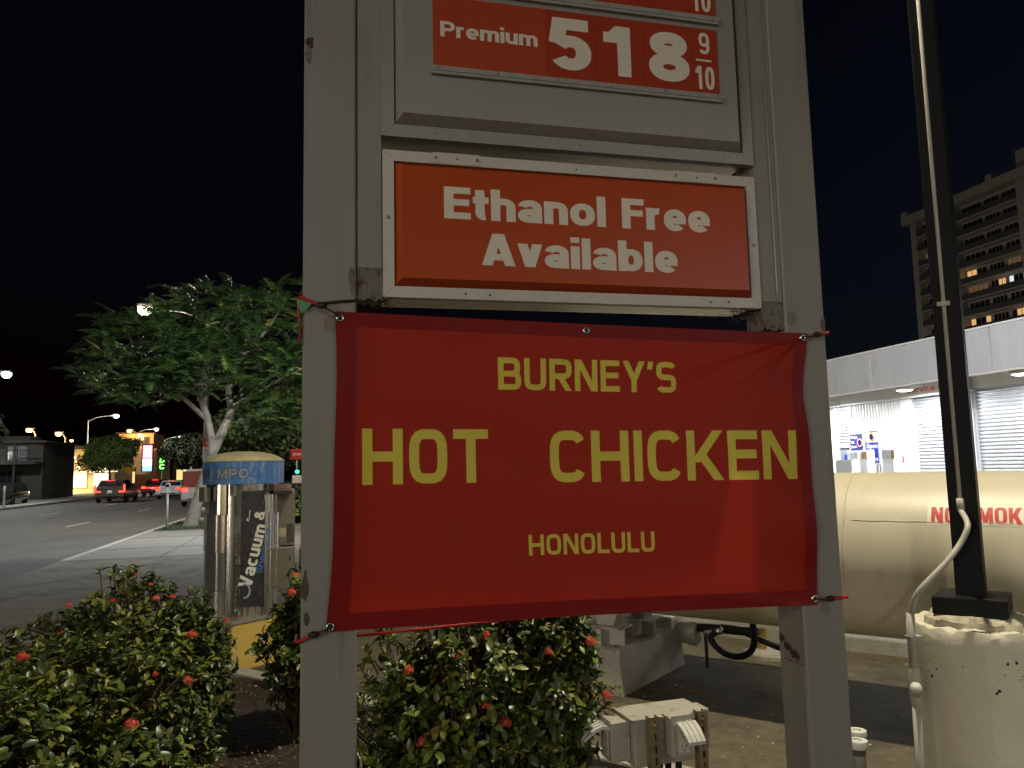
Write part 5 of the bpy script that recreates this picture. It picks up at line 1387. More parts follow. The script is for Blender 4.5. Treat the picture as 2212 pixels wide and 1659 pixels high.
def meter(base, label):
    b = Vector(base); t = empty('parking_meter', base, label, 'parking meter', 'parking meters along the kerb')
    MB().tube([b, b + Vector((0, 0, 1.10))], .035, 10).build('post', 'meter_grey', t, True)
    def T(x, y, z): return b + Vector((x, y, z))
    h = MB().box(-.075, .075, -.055, .055, 1.10, 1.36, T=T, bev=.02).build('head', 'meter_grey', t)
    MB().lathe([(.075, -.06), (.075, .06)], b + Vector((0, 0, 1.36)), 16, (Vector((1, 0, 0)), Vector((0, 0, 1)), Vector((0, 1, 0)))).build('dome', 'meter_grey', h, True)
    MB().box(-.045, .045, -.0625, -.0605, 1.30, 1.39, T=T).build('window', 'window_dark', h)
meter((-4.75, 26.7, .012), 'nearer parking meter on the kerb left of the street tree')
meter((-4.75, 34.6, .012), 'farther parking meter in front of the red pickup')
e = empty('delineator_post', (-18.4, 52.4, 0), 'slim white post at the far kerb near the picture edge', 'post')
MB().tube([(-18.4, 52.4, 0), (-18.4, 52.4, 1.25)], .06, 8).build('post', 'pvc_white', e, True)
MB().tube([(-18.4, 52.4, 0), (-18.4, 52.4, .05)], .16, 10).build('base', 'grey_box', e, True)
def sign_post(base, h, label, plates, name='street_sign', r=.03):
    b = Vector(base); t = empty(name, base, label, 'sign')
    MB().tube([b, b + Vector((0, 0, h))], r, 8).build('post', 'pole_grey', t, True)
    for (z0, z1, w, m, lines) in plates:
        p = MB().box(b.x - w / 2, b.x + w / 2, b.y - .05, b.y - .044, b.z + z0, b.z + z1).build('plate', m, t)
        for k, (tx, tm, th, tz) in enumerate(lines):
            tw = min(w * .85, len(tx) * th * .75)
            write('word', tx, tm, p, th, tw, on_y(b.x - tw / 2, b.z + tz, b.y - .051), w=.2, n=2.5)
    return t
sign_post((-4.25, 31.9, 0), 3.2, 'red and white no parking sign on the pole behind the street tree', [(2.75, 3.05, .42, 'sign_red', [('NO', 'sign_white', .12, 2.84)]), (2.2, 2.74, .42, 'sign_white', [('TOW', 'sign_red', .12, 2.52), ('ZONE', 'sign_red', .1, 2.30)]), (1.9, 2.15, .42, 'sign_green', [])])
sign_post((-1.05, 36.0, 0), 2.75, 'red square sign on a post beside the left sign post edge', [(2.25, 2.72, .55, 'sign_red', [('STOP', 'sign_white', .12, 2.42)]), (1.2, 1.55, .4, 'sign_white', [])])
e = empty('traffic_light', (-4.1, 66, 0), 'green traffic signal glowing between vacuum machine and sign post', 'traffic light')
MB().tube([(-1.9, 66, 0), (-1.9, 66, 3.0)], .08, 8).build('post', 'pole_grey', e, True)
MB().box(-2.06, -1.74, 65.75, 65.95, 1.55, 2.5).build('housing', 'black_paint', e)
MB().lathe([(.16, 0), (0, .05)], (-1.9, 65.73, 1.72), 14, (Vector((1, 0, 0)), Vector((0, 0, 1)), Vector((0, -1, 0)))).build('lens', 'signal_green', e)
e = empty('warning_sign', (-20.2, 91, 0), 'yellow diamond crossing sign left of the green neon', 'sign')
MB().tube([(-20.2, 91, 0), (-20.2, 91, 2.9)], .04, 6).build('post', 'pole_grey', e, True)
MB().add([(-20.2, 90.9, 1.75), (-19.55, 90.9, 2.4), (-20.2, 90.9, 3.05), (-20.85, 90.9, 2.4), (-20.2, 90.94, 1.75), (-19.55, 90.94, 2.4), (-20.2, 90.94, 3.05), (-20.85, 90.94, 2.4)], [(0, 1, 2, 3), (7, 6, 5, 4), (0, 4, 5, 1), (1, 5, 6, 2), (2, 6, 7, 3), (3, 7, 4, 0)]).build('plate', 'sign_yellow', e)

# ------------------------------------------------------------------ vehicles (seen from behind, heading away)
def car(name, label, cat, x, y, rot, body, W=1.86, L=4.6, H=1.5, tail='L', bright='tail_glow', suv=True):
    """built with its rear bumper at the origin, heading +Y"""
    t = empty(name, (0, 0, 0), label, cat, 'vehicles on the street')
    hw = W / 2
    zb, zs = .28, H * .60                                # floor, shoulder
    def loft(secs, nm, m, par, close=True):
        """secs: list of (y, [(halfwidth, z)...]) mirrored"""
        mb = MB(); k = len(secs[0][1])
        for y_, prof in secs:
            for hx, z in prof: mb.v.append((-hx, y_, z))
            for hx, z in reversed(prof): mb.v.append((hx, y_, z))
        n = 2 * k
        for i in range(len(secs) - 1):
            for j in range(n): mb.f.append((i * n + j, i * n + (j + 1) % n, (i + 1) * n + (j + 1) % n, (i + 1) * n + j))
        mb.f.append(tuple(range(n - 1, -1, -1))); mb.f.append(tuple((len(secs) - 1) * n + j for j in range(n)))
        return mb.build(nm, m, par, True, 32)
    def sec(w, z0, z1): return [(hw * w * .90, z0), (hw * w, z0 + .16), (hw * w, z0 + (z1 - z0) * .62), (hw * w * .965, z1 - .05), (hw * w * .90, z1)]
    b = loft([(0.0, sec(.90, .42, zs - .04)), (.07, sec(.97, .32, zs)), (.5, sec(1, zb, zs + .02)), (L * .5, sec(1, zb, zs)), (L * .74, sec(1, zb, zs - .03)), (L * .93, sec(.95, zb, zs - .13)), (L, sec(.84, .36, zs - .24))], 'body', body, t)
    r0 = .10 if suv else .75
    cab = [(r0, [(hw * .90, zs - .02), (hw * .88, zs + .10)]), (r0 + .30, [(hw * .90, zs), (hw * .72, H - .07)]), (r0 + .62, [(hw * .90, zs), (hw * .70, H)]), (L * .52, [(hw * .90, zs), (hw * .70, H - .02)]), (L * .74, [(hw * .86, zs - .03), (hw * .82, zs + .04)])]
    c = loft(cab, 'cabin', body, t)
    # rear window, side windows
    def on(y0, y1, z0, z1, w0, w1, nm, m, e=.012):
        return MB().add([(-w0, y0 - e, z0), (w0, y0 - e, z0), (w1, y1 - e, z1), (-w1, y1 - e, z1), (-w0, y0 - e + .008, z0), (w0, y0 - e + .008, z0), (w1, y1 - e + .008, z1), (-w1, y1 - e + .008, z1)], [(0, 1, 2, 3), (7, 6, 5, 4), (0, 4, 5, 1), (1, 5, 6, 2), (2, 6, 7, 3), (3, 7, 4, 0)]).build(nm, m, t)
    on(r0 + .04, r0 + .27, zs + .14, H - .12, hw * .80, hw * .68, 'rear_window', 'window_dark')
    for s_ in (-1, 1):
        MB().add([(s_ * hw * .905, r0 + .5, zs + .07), (s_ * hw * .905, L * .68, zs + .05), (s_ * hw * .745, L * .53, H - .10), (s_ * hw * .745, r0 + .66, H - .09)], [(0, 1, 2, 3)]).build('side_window', 'window_dark', t)
        MB().box(s_ * hw * .97 - .02, s_ * hw * .97 + .16 * s_ + .02 * s_, L * .64, L * .64 + .08, zs + .02, zs + .16).build('mirror', body, t)
        for yy in (.82, L - .88):
            ax2 = (Vector((0, 1, 0)), Vector((0, 0, 1)), Vector((s_, 0, 0)))
            w_ = MB().lathe([(.20, .0), (.32, .0), (.345, .03), (.345, .17), (.32, .21), (.20, .21)], (s_ * (hw - .215), yy, .345), 22, ax2).build('wheel', 'tyre', t, True, 40)
            MB().lathe([(.21, .18), (.20, .205), (.10, .195), (0, .20)], (s_ * (hw - .21), yy, .345), 14, ax2).build('rim', 'wheel_rim', w_, True)
        # tail lamps
        zt = zs - .10
        mb = MB()
        if tail == 'L':
            mb.box(s_ * hw * .93 - .055, s_ * hw * .93 + .03, -.012, .14, zt - .10, zt + .42)
            mb.box(min(s_ * hw * .58, s_ * hw * .90), max(s_ * hw * .58, s_ * hw * .90), -.022, .05, zt - .11, zt - .02)
        elif tail == 'bar':
            mb.box(min(s_ * .02, s_ * hw * .94), max(s_ * .02, s_ * hw * .94), -.020, .05, zt - .03, zt + .035).box(min(s_ * hw * .62, s_ * hw * .94), max(s_ * hw * .62, s_ * hw * .94), -.022, .1, zt - .06, zt + .10)
        else:
            mb.box(min(s_ * hw * .60, s_ * hw * .95), max(s_ * hw * .60, s_ * hw * .95), -.02, .1, zt - .06, zt + .09)
        mb.build('tail_light', bright, t)
        MB().tube([(s_ * hw * .55, -.02, .30), (s_ * hw * .55, .12, .30)], .05, 10).build('exhaust', 'wheel_rim', t, True)
    bp = MB().box(-hw * .93, hw * .93, -.035, .08, .40, .56, bev=.03).build('rear_bumper', body, t)
    MB().box(-hw * .6, hw * .6, -.045, -.034, .42, .47).build('bumper_trim', 'black_paint', bp)
    pl = MB().box(-.16, .16, -.034, -.022, zs - .27, zs - .12).build('number_plate', 'plate_white', t)
    MB().box(-.10, .10, -.036, -.026, zs - .105, zs - .095).build('plate_lamp', 'plate_lamp', t)
    MB().box(-.25, .25, r0 + .10, r0 + .13, H - .045, H - .025).build('brake_light', bright, t)
    t.location = (x, y, -.128); t.rotation_euler = (0, 0, rot)
    return t
car('estate_car', 'dark grey car with glowing boomerang tail lights in the nearer lane', 'car', -14.0, 58.0, R_(1), 'car_brown', 1.95, 4.7, 1.56)
car('red_car', 'dark red car with a full width tail light bar farther down the street', 'car', -13.9, 71.5, R_(0), 'car_red', 1.95, 4.6, 1.45, 'bar', suv=False)
car('white_car', 'white saloon beside the dark red car, tail lights lit', 'car', -11.2, 63.0, R_(-4), 'car_white', 1.85, 4.6, 1.42, 'C', 'tail_glow_dim', suv=False)
car('silver_car', 'small silver car far ahead of the white saloon', 'car', -10.4, 88, R_(-2), 'car_silver', 1.8, 4.4, 1.5, 'C', 'tail_glow')
car('far_car', 'tiny car with red lights farthest down the street', 'car', -9.6, 100, R_(-2), 'car_black', 1.8, 4.4, 1.5, 'C', 'tail_glow')
t = car('pickup', 'red and white pickup with lit brake lights behind the farther meter', 'truck', -6.75, 47, R_(0), 'car_white', 1.95, 5.2, 1.75, 'C', 'tail_glow')
ORG[t.name] = Vector((0, 0, 0))
MB().box(-.85, .85, .05, 1.4, 1.1, 2.0, bev=.04).build('cargo_box', 'truck_red', t)
MB().box(-.7, .7, .2, .3, 2.0, 2.12).box(-.5, -.4, .2, .28, 2.12, 2.25).box(.3, .4, .2, .28, 2.12, 2.25).build('roof_rack', 'machine_white', t)
car('parked_car', 'dark parked car showing two headlamp glints before the dark timber house', 'car', -20.6, 60.5, R_(184), 'car_black', 1.85, 4.5, 1.5, 'C', 'plate_lamp')

# ------------------------------------------------------------------ buildings across the street
def facade(root, x0, x1, y, z0, z1, th, m, nm='wall'): return MB().box(x0, x1, y, y + th, z0, z1).build(nm, m, root)
def win(root, x0, x1, y, z0, z1, m, fm='dark_timber'):
    f = MB().box(x0 - .08, x1 + .08, y - .08, y - .002, z0 - .08, z0).box(x0 - .08, x1 + .08, y - .08, y - .002, z1, z1 + .08).box(x0 - .08, x0, y - .08, y - .002, z0, z1).box(x1, x1 + .08, y - .08, y - .002, z0, z1).box((x0 + x1) / 2 - .03, (x0 + x1) / 2 + .03, y - .06, y - .002, z0, z1).build('window', fm, root)
    MB().box(x0, x1, y - .03, y - .006, z0, z1).build('pane', m, f)
hA = empty('timber_house', (-25.5, 68, 0), 'dark timber house with a railed upper balcony at the far left', 'house')
facade(hA, -36, -21.3, 68, 0, 4.45, 8, 'dark_plaster')
MB().prism([(-36.5, 67.4), (-20.9, 67.4), (-20.9, 76.5), (-36.5, 76.5)], 4.45, 4.6).build('roof', 'roof_dark', hA)
MB().box(-25.4, -22.4, 68.5, 71, 4.6, 5.0).build('roof_box', 'dark_plaster', hA)
MB().box(-36, -21.2, 66.2, 68, 2.75, 2.95).build('balcony_floor', 'dark_timber', hA)
for i in range(7): MB().box(-36 + i * 2.2, -35.88 + i * 2.2, 66.3, 66.42, -.0, 4.45).build('column', 'dark_timber', hA)
MB().box(-36, -21.2, 66.3, 66.36, 3.80, 3.87).build('rail', 'dark_timber', hA)
bl_ = MB()
for i in range(84): bl_.box(-36 + i * .175, -35.96 + i * .175, 66.31, 66.35, 2.95, 3.8)
tag(bl_.build('baluster', 'dark_timber', hA), kind='stuff')
for i in range(4): win(hA, -34.6 + i * 3.6, -33.2 + i * 3.6, 68, 3.05, 4.2, 'pane_grey')
for i in range(3): win(hA, -33.5 + i * 4.4, -31.6 + i * 4.4, 68, .9, 2.2, 'window_dark')
hB = empty('lit_shopfront', (-25, 90, 0), 'yellow lit shopfront hung with strings of warm bulbs', 'shop')
facade(hB, -30.5, -21.3, 90, 0, 4.6, 8, 'cream_plaster')
MB().box(-30.8, -21.0, 89.0, 98.4, 4.6, 4.9).build('roof', 'roof_dark', hB)
for i in range(4): win(hB, -29.6 + i * 2.1, -28.2 + i * 2.1, 90, .6, 2.0, 'shop_bright', 'cream_plaster')
for i in range(3): win(hB, -29.2 + i * 2.7, -28.1 + i * 2.7, 90, 3.0, 4.1, 'shop_glow', 'dark_timber')
MB().box(-30.5, -20.6, 88.6, 90, 2.25, 2.42).build('awning', 'machine_white', hB)
MB().box(-30.3, -20.8, 88.75, 88.95, 2.14, 2.23).build('strip_lamp', 'shop_bright', hB)
lamp('shop_light', 'AREA', (-25.5, 88.4, 2.1), 600, (1, .78, .42), hB, 2.0, (-25.5, 88.6, 0))
lamp('wall_light', 'POINT', (-25.5, 88.2, 3.4), 160, (1, .72, .34), hB, .3)
for st_ in range(5):
    s0_ = -27.6 + st_ * 1.25
    e = empty('light_string', (s0_, 88.4, 4.2), ('outermost', 'second', 'middle', 'fourth', 'innermost')[st_] + ' string of warm bulbs on the lit yellow shopfront, counted from the timber house', 'string lights', 'string lights on the yellow shop')
    pts = [Vector((s0_ + .9 * t / 14, 88.45 - .02 * t, 4.35 - 2.0 * t / 14 + .25 * math.sin(t * .9 + st_))) for t in range(15)]
    MB().tube(pts, .012, 4).build('wire', 'dark_timber', e)
    bm_ = MB()
    for p in pts: bm_.lathe([(0, -.055), (.045, -.02), (.045, .02), (0, .055)], p, 6)
    bm_.build('bulbs', 'bulb_warm', e)
hC = empty('tan_building', (-22, 104, 0), 'tan plaster building with an orange lit upper storey', 'building')
facade(hC, -26.5, -19.9, 104, 0, 5.0, 9, 'tan_plaster')
MB().box(-24.4, -20.4, 104.6, 111, 5.0, 6.9).build('upper_storey', 'orange_plaster', hC)
MB().box(-24.7, -20.1, 104.3, 111.3, 6.9, 7.05).build('roof', 'roof_dark', hC)
win(hC, -25.6, -24.2, 104, .8, 2.2, 'shop_glow'); win(hC, -23.3, -22.3, 104, .8, 2.2, 'shop_glow'); win(hC, -22.0, -21.0, 104.6, 5.7, 6.4, 'window_dark')
MB().box(-25.8, -22.2, 103.2, 104, 2.5, 2.62).build('awning', 'roof_dark', hC)
lamp('eave_light', 'POINT', (-22.6, 102.8, 6.6), 260, (1, .55, .2), hC, .25)
hD = empty('corner_building', (-16, 118, 0), 'low far building with a bright doorway beside the neon signs', 'building')
facade(hD, -20.5, -12.5, 118, 0, 4.8, 8, 'dark_plaster')
MB().box(-20.8, -12.2, 117.4, 126.3, 4.8, 5.0).build('roof', 'roof_dark', hD)
for i in range(3): win(hD, -19.9 + i * 2.6, -18.2 + i * 2.6, 118, .4, 2.4, 'shop_bright' if i == 1 else 'shop_glow')
def neon(loc, w, h, m, label, extra):
    x, y, z = loc; e = empty('neon_sign', loc, label, 'sign', 'neon signs beside the tan building')
    MB().box(x - w / 2 - .1, x + w / 2 + .1, y, y + .25, z - .1, z + h + .1).build('sign_case', 'black_paint', e)
    extra(e, x, y, z)
    MB().box(x - .05, x + .05, y + .05, y + .2, 0, z - .1).build('post', 'pole_grey', e)
def pinks(e, x, y, z):
    MB().box(x - .5, x + .5, y - .03, y - .002, z + 1.55, z + 3.1).build('pink_panel', 'neon_pink', e)
    write('letter', 'H', 'neon_white', e, 1.0, .7, on_y(x - .35, z + 1.8, y - .035), w=.2)
    MB().box(x - .5, x + .5, y - .03, y - .002, z + .6, z + 1.45).build('white_panel', 'neon_white', e)
    MB().box(x - .5, x + .5, y - .03, y - .002, z, z + .52).build('blue_panel', 'neon_blue', e)
neon((-20.35, 101, 2.2), 1.1, 3.2, 'neon_pink', 'tall pink white and blue neon panel on the corner of the tan building', pinks)
def greens(e, x, y, z):
    write('symbol', 'b', 'neon_green', e, .75, .55, on_y(x - .28, z + .85, y - .02), w=.24)
    write('symbol', 'C', 'neon_green', e, .6, .6, on_y(x - .28, z + .1, y - .02), w=.24)
neon((-18.7, 101, 2.3), .9, 1.7, 'neon_green', 'bright green neon sign right of the pink one', greens)
lamp('neon_light', 'POINT', (-19.4, 100, 4.2), 60, (1, .3, .5), None, .3)

# ------------------------------------------------------------------ service building
XW, XF = 13.0, 11.8
sb = empty('service_building', (13, 14, 0), 'white service building with roll-up doors under a panelled fascia', 'building')
def bb(nm, m, *a, par=sb, **k): return MB().box(*a, **k).build(nm, m, par)
YA, YB = 2.0, 36.0
bb('wall', 'wall_white', XW + .12, XW + 6, YA, YB, 0, 3.9)
bb('roof', 'roof_dark', XF + .06, XW + 6.2, YA - .1, YB + .1, 3.9, 3.99)
bb('soffit', 'trim_white', XF + .10, XW + .115, YA, YB, 3.42, 3.48)
joints = [36.0, 33.4, 30.8, 28.2, 25.6, 23.0, 20.4, 17.85, 16.04 + .62, 15.55, 14.48, 13.43, 12.38, 11.33, 10.28, 9.2, 8.1, 7.0, 5.9, 4.8, 3.7, 2.6, 2.0]
for a, b_ in zip(joints[:-1], joints[1:]):
    bb('fascia_panel', 'fascia_grey', XF, XF + .05, b_ + .022, a - .022, 3.235, 4.045)
bb('fascia_backing', 'dark_gap', XF + .055, XF + .095, YA, YB, 3.24, 4.04)
bb('fascia_cap', 'trim_white', XF - .02, XF + .10, YA - .02, YB + .02, 4.048, 4.085)
bb('fascia_foot', 'trim_white', XF + .0, XF + .098, YA, YB, 3.203, 3.232)
bb('header_beam', 'trim_white', XW - .10, XW + .118, 14.90, YB, 3.055, 3.418)
bb('header_beam', 'trim_white', XW - .06, XW + .118, YA, 13.10, 3.085, 3.418)
# corrugated wall
cr = MB(); prof = []
y = 15.06
i = 0
while y < 16.86:
    prof += [(y, 0), (y + .04, 0), (y + .052, .045), (y + .08, .045)]; y += .1
prof = prof
vs = [(XW + .115 - d, yy, 0.02) for yy, d in prof] + [(XW + .115 - d, yy, 3.053) for yy, d in prof]
k = len(prof)
cr.add(vs, [(j, j + 1, k + j + 1, k + j) for j in range(k - 1)])
cr.build('corrugated_sheet', 'wall_white', sb)
bb('pilaster', 'trim_white', XW - .02, XW + .118, 14.74, 15.05, 0, 3.053)
bb('pilaster', 'trim_white', XW - .05, XW + .118, 13.08, 13.50, 0, 3.083)
bb('pilaster', 'trim_white', XW - .02, XW + .118, 8.6, 9.0, 0, 3.083)
def roller(y0, y1, z1, par):
    mb = MB(); prof = []; z = .01
    while z < z1 - .01:
        prof += [(z, .0), (z + .012, .028), (z + .046, .034), (z + .060, .0)]; z += .076
    vs = [(XW + .105 - d, y0, zz) for zz, d in prof] + [(XW + .105 - d, y1, zz) for zz, d in prof]; k = len(prof)
    mb.add(vs, [(j, j + 1, k + j + 1, k + j) for j in range(k - 1)])
    d = mb.build('roller_door', 'shutter_grey', par)
    bb('guide_rail', 'machine_grey', XW + .03, XW + .114, y0 - .05, y0 - .004, 0, z1, par=d); bb('guide_rail', 'machine_grey', XW + .03, XW + .114, y1 + .004, y1 + .05, 0, z1, par=d)
    bb('roller_hood', 'machine_grey', XW + .02, XW + .116, y0, y1, z1, z1 + .03, par=d)
roller(13.56, 14.68, 3.05, sb)
roller(9.06, 13.02, 3.05, sb)
roller(4.4, 8.5, 3.05, sb)
# louvred window and glazed panel at the far end of the bay
lw = bb('louvre_window', 'trim_white', XW + .05, XW + .117, 17.44, 17.52, 1.4, 3.053)
bb('frame', 'trim_white', XW + .05, XW + .117, 16.86, 16.92, 1.4, 3.053, par=lw)
for i in range(13):
    z = 2.08 + i * .0745
    MB().add([(XW + .055, 16.93, z), (XW + .055, 17.43, z), (XW + .108, 17.43, z + .068), (XW + .108, 16.93, z + .068), (XW + .060, 16.93, z - .003), (XW + .060, 17.43, z - .003), (XW + .113, 17.43, z + .065), (XW + .113, 16.93, z + .065)], [(0, 1, 2, 3), (7, 6, 5, 4), (0, 4, 5, 1), (1, 5, 6, 2), (2, 6, 7, 3), (3, 7, 4, 0)]).build('louvre', 'wall_white', lw)
bb('frame', 'trim_white', XW + .05, XW + .117, 16.93, 17.43, 2.0, 2.065, par=lw); bb('frame', 'trim_white', XW + .05, XW + .117, 16.93, 17.43, 1.40, 1.46, par=lw)
bb('pane', 'pane_grey', XW + .09, XW + .112, 16.93, 17.43, 1.47, 1.99, par=lw)
bb('pane_notice', 'blue_print' if False else 'poster_blue', XW + .082, XW + .088, 17.13, 17.26, 1.66, 1.82, par=lw)
MB().tube(smooth_path([Vector((XF + .2, 16.2, 3.185)), Vector((12.3, 16.9, 3.17)), Vector((12.85, 17.05, 3.16)), Vector((12.88, 17.08, 3.10)), Vector((12.88, 17.1, 2.98))], 6), .014, 6).build('conduit', 'fascia_grey', sb, True)
# far shop windows further along, hidden bays
for i in range(5):
    win_ = bb('shop_window', 'trim_white', XW + .06, XW + .117, 19 + i * 3.2, 21.6 + i * 3.2, .9, .98)
    bb('pane', 'pane_grey', XW + .08, XW + .113, 19.06 + i * 3.2, 21.54 + i * 3.2, .985, 2.7, par=win_)
sbd = empty('service_sign', (12.85, 14, 3.1), 'white board lettered Service Center in orange above the first roll-up door', 'sign')
bb('board', 'trim_white', XW - .15, XW - .102, 12.95, 14.885, 3.058, 3.412, par=sbd)
MB().box(XW - .152, XW + .0, 12.93, 14.89, 3.042, 3.056).build('board_edge', 'trim_white', sbd)
write('word', 'Service Center', 'letter_orange', sbd, 0.125, 1.66, on_x(14.66, 3.15, XW - .15), con=1.2, w=.235, n=2.3, gap=.09)
# round lamps under the soffit
for i, y in enumerate((33, 28.4, 23.8, 19.9, 16.9, 13.93, 11.07, 8.2)):
    e = empty('soffit_lamp', (12.15, y, 3.2), 'round lamp far along the service roof behind the banner', 'lamp', 'round lamps under the service roof')
    if i == 5: e['label'] = 'round soffit lamp glowing just before the Service lettering'
    if i == 6: e['label'] = 'round soffit lamp above the wide roll-up door at the picture edge'
    if i == 4: e['label'] = 'round soffit lamp hidden behind the right sign post'
    if i == 7: e['label'] = 'round soffit lamp past the picture edge above the wide door'
    MB().box(11.95, 12.38, y - .22, y + .22, 3.21, 3.418).build('mount_plate', 'trim_white', e)
    MB().lathe([(.19, 0), (.20, -.02), (.19, -.05), (.16, -.06)], (12.16, y, 3.208), 24).build('rim', 'trim_white', e, True)
    MB().lathe([(.158, -.061), (.12, -.078), (.06, -.086), (0, -.088)], (12.16, y, 3.208), 24).build('diffuser', 'led_white', e, True)
    lamp('lamp_light', 'AREA', (12.16, y, 3.10), P_SOFFIT, (.92, .97, 1.0), e, .32, (12.16, y, 0))
# posters
def logo(par, y, z, x, r, m):
    MB().lathe([(r, 0), (r, .008), (0, .008)], (x, y, z), 28, (Vector((0, -1, 0)), Vector((0, 0, 1)), Vector((-1, 0, 0)))).build('logo_disc', m, par)
    MB().lathe([(r * .80, .0), (r * .80, .0015), (r * .70, .0015), (r * .70, .0)], (x - .0085, y, z), 28, (Vector((0, -1, 0)), Vector((0, 0, 1)), Vector((-1, 0, 0)))).build('logo_ring', 'sign_white', par)
    if m == 'logo_pink': MB().lathe([(r * .69, .0008), (0, .0008)], (x - .0085, y, z), 28, (Vector((0, -1, 0)), Vector((0, 0, 1)), Vector((-1, 0, 0)))).build('logo_field', 'sign_white', par)
    write('number', '76', 'poster_blue', par, r * .66, r * .95, on_x(y + r * .48, z - r * .33, x - .0095), w=.19, n=2.4)
p1 = empty('poster_frame', (12.8, 16.35, 1.5), 'navy auto care poster in a grey frame, left of the two', 'poster', 'framed posters on the corrugated wall')
bb('board', 'poster_navy', 12.76, 12.80, 16.11, 16.57, 1.55, 2.31, par=p1)
for a in ((16.08, 16.60, 2.31, 2.345), (16.08, 16.60, 1.515, 1.55), (16.57, 16.60, 1.55, 2.31), (16.08, 16.11, 1.55, 2.31)): bb('frame', 'machine_grey', 12.745, 12.815, *a, par=p1)
for tx, y0, z, w_ in (('Make', 16.54, 2.20, .23), ('us', 16.54, 2.085, .10), ('your', 16.54, 1.97, .20), ('auto', 16.40, 1.85, .25), ('care', 16.38, 1.725, .24)): write('word', tx, 'sign_white', p1, .078, w_, on_x(y0, z, 12.758), w=.2, n=2.3)
logo(p1, 16.22, 2.10, 12.759, .105, 'logo_pink')
p2 = empty('poster_frame', (12.8, 15.8, 1.5), 'open 24 hours poster in white and blue with an orange round emblem', 'poster', 'framed posters on the corrugated wall')
bb('board', 'sign_white', 12.76, 12.80, 15.58, 16.02, 2.095, 2.35, par=p2)
bb('board', 'poster_blue', 12.758, 12.80, 15.58, 16.02, 1.60, 2.09, par=p2)
for a in ((15.545, 16.055, 2.352, 2.39), (15.545, 16.055, 1.56, 1.598), (16.022, 16.055, 1.60, 2.35), (15.545, 15.578, 1.60, 2.35)): bb('frame', 'machine_grey', 12.74, 12.82, *a, par=p2)
logo(p2, 15.80, 2.22, 12.759, .105, 'logo_orange')
write('word', 'Open', 'sign_white', p2, .115, .36, on_x(15.985, 1.95, 12.757), w=.18, n=2.3)
write('word', '24', 'sign_white', p2, .105, .19, on_x(15.92, 1.80, 12.757), w=.2, n=2.3)
write('word', 'hours', 'sign_white', p2, .095, .34, on_x(15.97, 1.65, 12.757), w=.2, n=2.3)
oc_ = empty('octagon_sign', (12.8, 14.95, 0), 'red octagonal notice beside the door pilaster', 'sign')
MB().lathe([(.112, 0), (.112, .01), (0, .01)], (12.80, 14.95, 1.68), 8, (Vector((0, -1, 0)) * math.cos(R_(22.5)) + Vector((0, 0, 1)) * math.sin(R_(22.5)), Vector((0, 0, 1)) * math.cos(R_(22.5)) + Vector((0, 1, 0)) * math.sin(R_(22.5)), Vector((-1, 0, 0)))).build('plate', 'stop_pink', oc_)
bb('white_line', 'sign_white', 12.786, 12.789, 14.88, 15.02, 1.715, 1.735, par=oc_); bb('white_line', 'sign_white', 12.786, 12.789, 14.87, 15.03, 1.66, 1.69, par=oc_)
bb('post', 'pole_grey', 12.802, 12.83, 14.935, 14.965, 0, 1.75, par=oc_)
# ice chests and vending machines
def chest(nm, lab_, cat, y0, y1, z1, m, front=None, group=None, x0=12.2, txt=None, tz=0, th=.1, dep=.16):
    e = empty(nm, ((x0 + 12.6) / 2, (y0 + y1) / 2, 0), lab_, cat, group)
    MB().box(x0 + .02, x0 + .02 + dep, y0, y1, .0, z1, bev=.02).build('cabinet', m, e)
    bb('door', m, x0 - .005, x0 + .018, y0 + .03, y1 - .03, max(.1, z1 - .75), z1 - .03, par=e)
    bb('handle', 'machine_grey', x0 - .03, x0 - .006, y0 + .05, y0 + .07, max(.3, z1 - .55), z1 - .25, par=e)
    if front: bb('front_panel', front, x0 - .012, x0 - .0055, y0 + .06, y1 - .06, z1 - .21, z1 - .05, par=e)
    if txt: write('word', txt, 'machine_grey', e, th, th * 1.9, on_x(y0 + (y1 - y0) * .5 + th * .6, z1 - tz, x0 - .006), w=.18, n=2.4)
    return e
chest('ice_chest', 'grey ice chest nearest the glazed window with ICE on its lower door', 'ice chest', 15.92, 16.42, 1.66, 'machine_grey', None, 'ice chests by the wall', 12.2, 'ICE', .29, .11)
chest('ice_chest', 'tall white ice chest with ICE on its top panel below the navy poster', 'ice chest', 15.67, 16.12, 1.90, 'machine_white', None, 'ice chests by the wall', 12.28, 'ICE', .17, .11)
chest('newspaper_box', 'small cabinet with a brown grille front under the posters', 'cabinet', 15.38, 15.66, 1.91, 'machine_white', 'grille_brown', None, 12.3)
chest('white_chest', 'wide low white chest below the brown grille cabinet', 'chest', 15.06, 15.68, 1.69, 'machine_white', None, None, 11.62)
e = chest('vending_machine', 'white machine with a grey window and brown side panel left of the octagonal notice', 'machine', 14.40, 14.82, 1.92, 'machine_white', None, None, 12.2)
bb('window', 'machine_grey', 12.186, 12.194, 14.54, 14.80, 1.70, 1.88, par=e); bb('side_panel', 'grille_brown', 12.186, 12.194, 14.42, 14.52, 1.70, 1.88, par=e)
fp2 = empty('potted_plant', (11.7, 15.6, 0), 'small green potted plant before the white chest', 'plant')
MB().lathe([(.12, 0), (.17, .3), (.18, 1.25), (.15, 1.26), (0, 1.24)], (11.4, 15.0, 0), 14).build('pot', 'machine_white', fp2, True)
pl_ = MB()
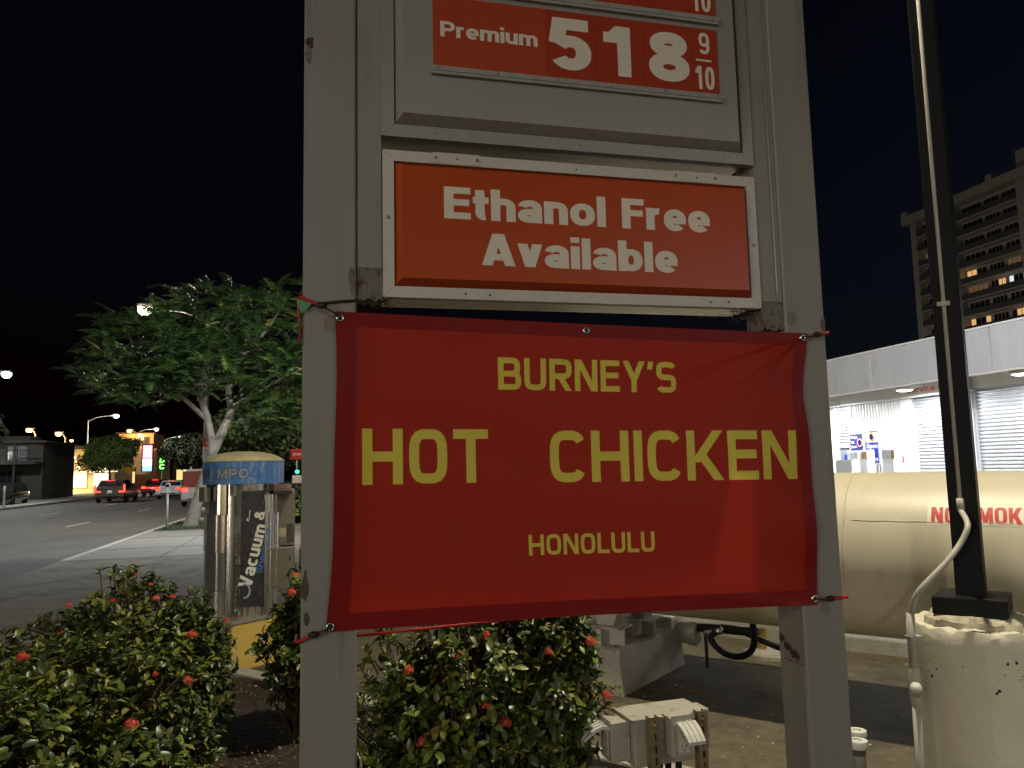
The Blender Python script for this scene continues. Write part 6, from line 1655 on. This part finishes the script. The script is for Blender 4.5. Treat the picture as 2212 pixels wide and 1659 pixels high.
for i in range(40):
    a = random.uniform(0, 6.28); r = random.uniform(.05, .25); c = Vector((11.4, 15.0, 1.25)); d = Vector((math.cos(a), math.sin(a), random.uniform(.3, 1.2))).normalized(); s_ = d.orthogonal().normalized() * .03
    pl_.add([c, c + d * r * .6 + s_, c + d * r * 1.2 - Vector((0, 0, .04)), c + d * r * .6 - s_], [(0, 1, 2, 3)])
pl_.build('leaves', 'frond_bright', fp2)

# ------------------------------------------------------------------ apartment tower behind
XT = 105.0
tw = empty('apartment_tower', (115, 100, 0), 'tall dark apartment tower with a few lit windows behind the service building', 'tower')
def tb(nm, m, *a, par=tw): return MB().box(*a).build(nm, m, par)
tb('wall', 'tower_wall', XT + 1.6, XT + 22, 70, 115.6, 0, 44.6)
tb('end_pier', 'tower_wall', XT + .1, XT + 1.59, 114.6, 115.9, 0, 44.4)
tb('pier', 'tower_wall', XT + .1, XT + 1.59, 105.9, 107.3, 0, 44.4)
tb('pier', 'tower_wall', XT + .02, XT + 1.59, 82, 93.6, 0, 44.4)
tb('cornice', 'tower_slab', XT - .6, XT + 22.5, 69, 117.2, 44.45, 46.0)
tb('penthouse', 'tower_wall', XT + 1, XT + 18, 75, 94.0, 46.01, 49.4)
tb('parapet_post', 'tower_slab', XT - .62, XT + .4, 97.2, 98.4, 46.01, 46.9)
tb('parapet_post', 'tower_slab', XT - .62, XT + .4, 115.9, 117.1, 46.01, 46.9)
lit = {(2, 0): 'room_dim', (7, 0): 'room_white', (4, 2): 'room_warm', (5, 4): 'room_white', (5, 3): 'room_warm', (7, 2): 'room_warm', (7, 4): 'room_warm', (4, 4): 'room_dim', (5, 2): 'room_dim'}
cols = [(107.5, 114.4), None, (101.6, 105.6), (98.2, 101.0), (94.2, 97.6)]
for f in range(12):
    z = 44.4 - (f + 1) * 2.75
    if z < 8: break
    for (y0, y1) in ((107.32, 114.58), (93.62, 105.88)):
        sl = tb('balcony_slab', 'tower_slab', XT + .0, XT + 1.59, y0, y1, z - .22, z)
        tb('railing', 'tower_rail', XT + .02, XT + .08, y0, y1, z + .01, z + .95, par=sl)
    for ci, c in enumerate(cols):
        if not c: continue
        y0, y1 = c
        m = lit.get((f, ci), 'window_dark')
        w_ = tb('window', 'tower_rail', XT + 1.50, XT + 1.585, y0, y1, z + .05, z + .15)
        n = 4
        for i in range(n):
            a = y0 + (y1 - y0) * i / n
            mm = m if m == 'window_dark' or m == 'room_dim' or (i + f + ci) % 4 in (0, 1) else 'window_dark'
            tb('pane', mm, XT + 1.53, XT + 1.58, a + .09, a + (y1 - y0) / n - .09, z + .16, z + 2.25, par=w_)
S.cycles.use_light_tree = True
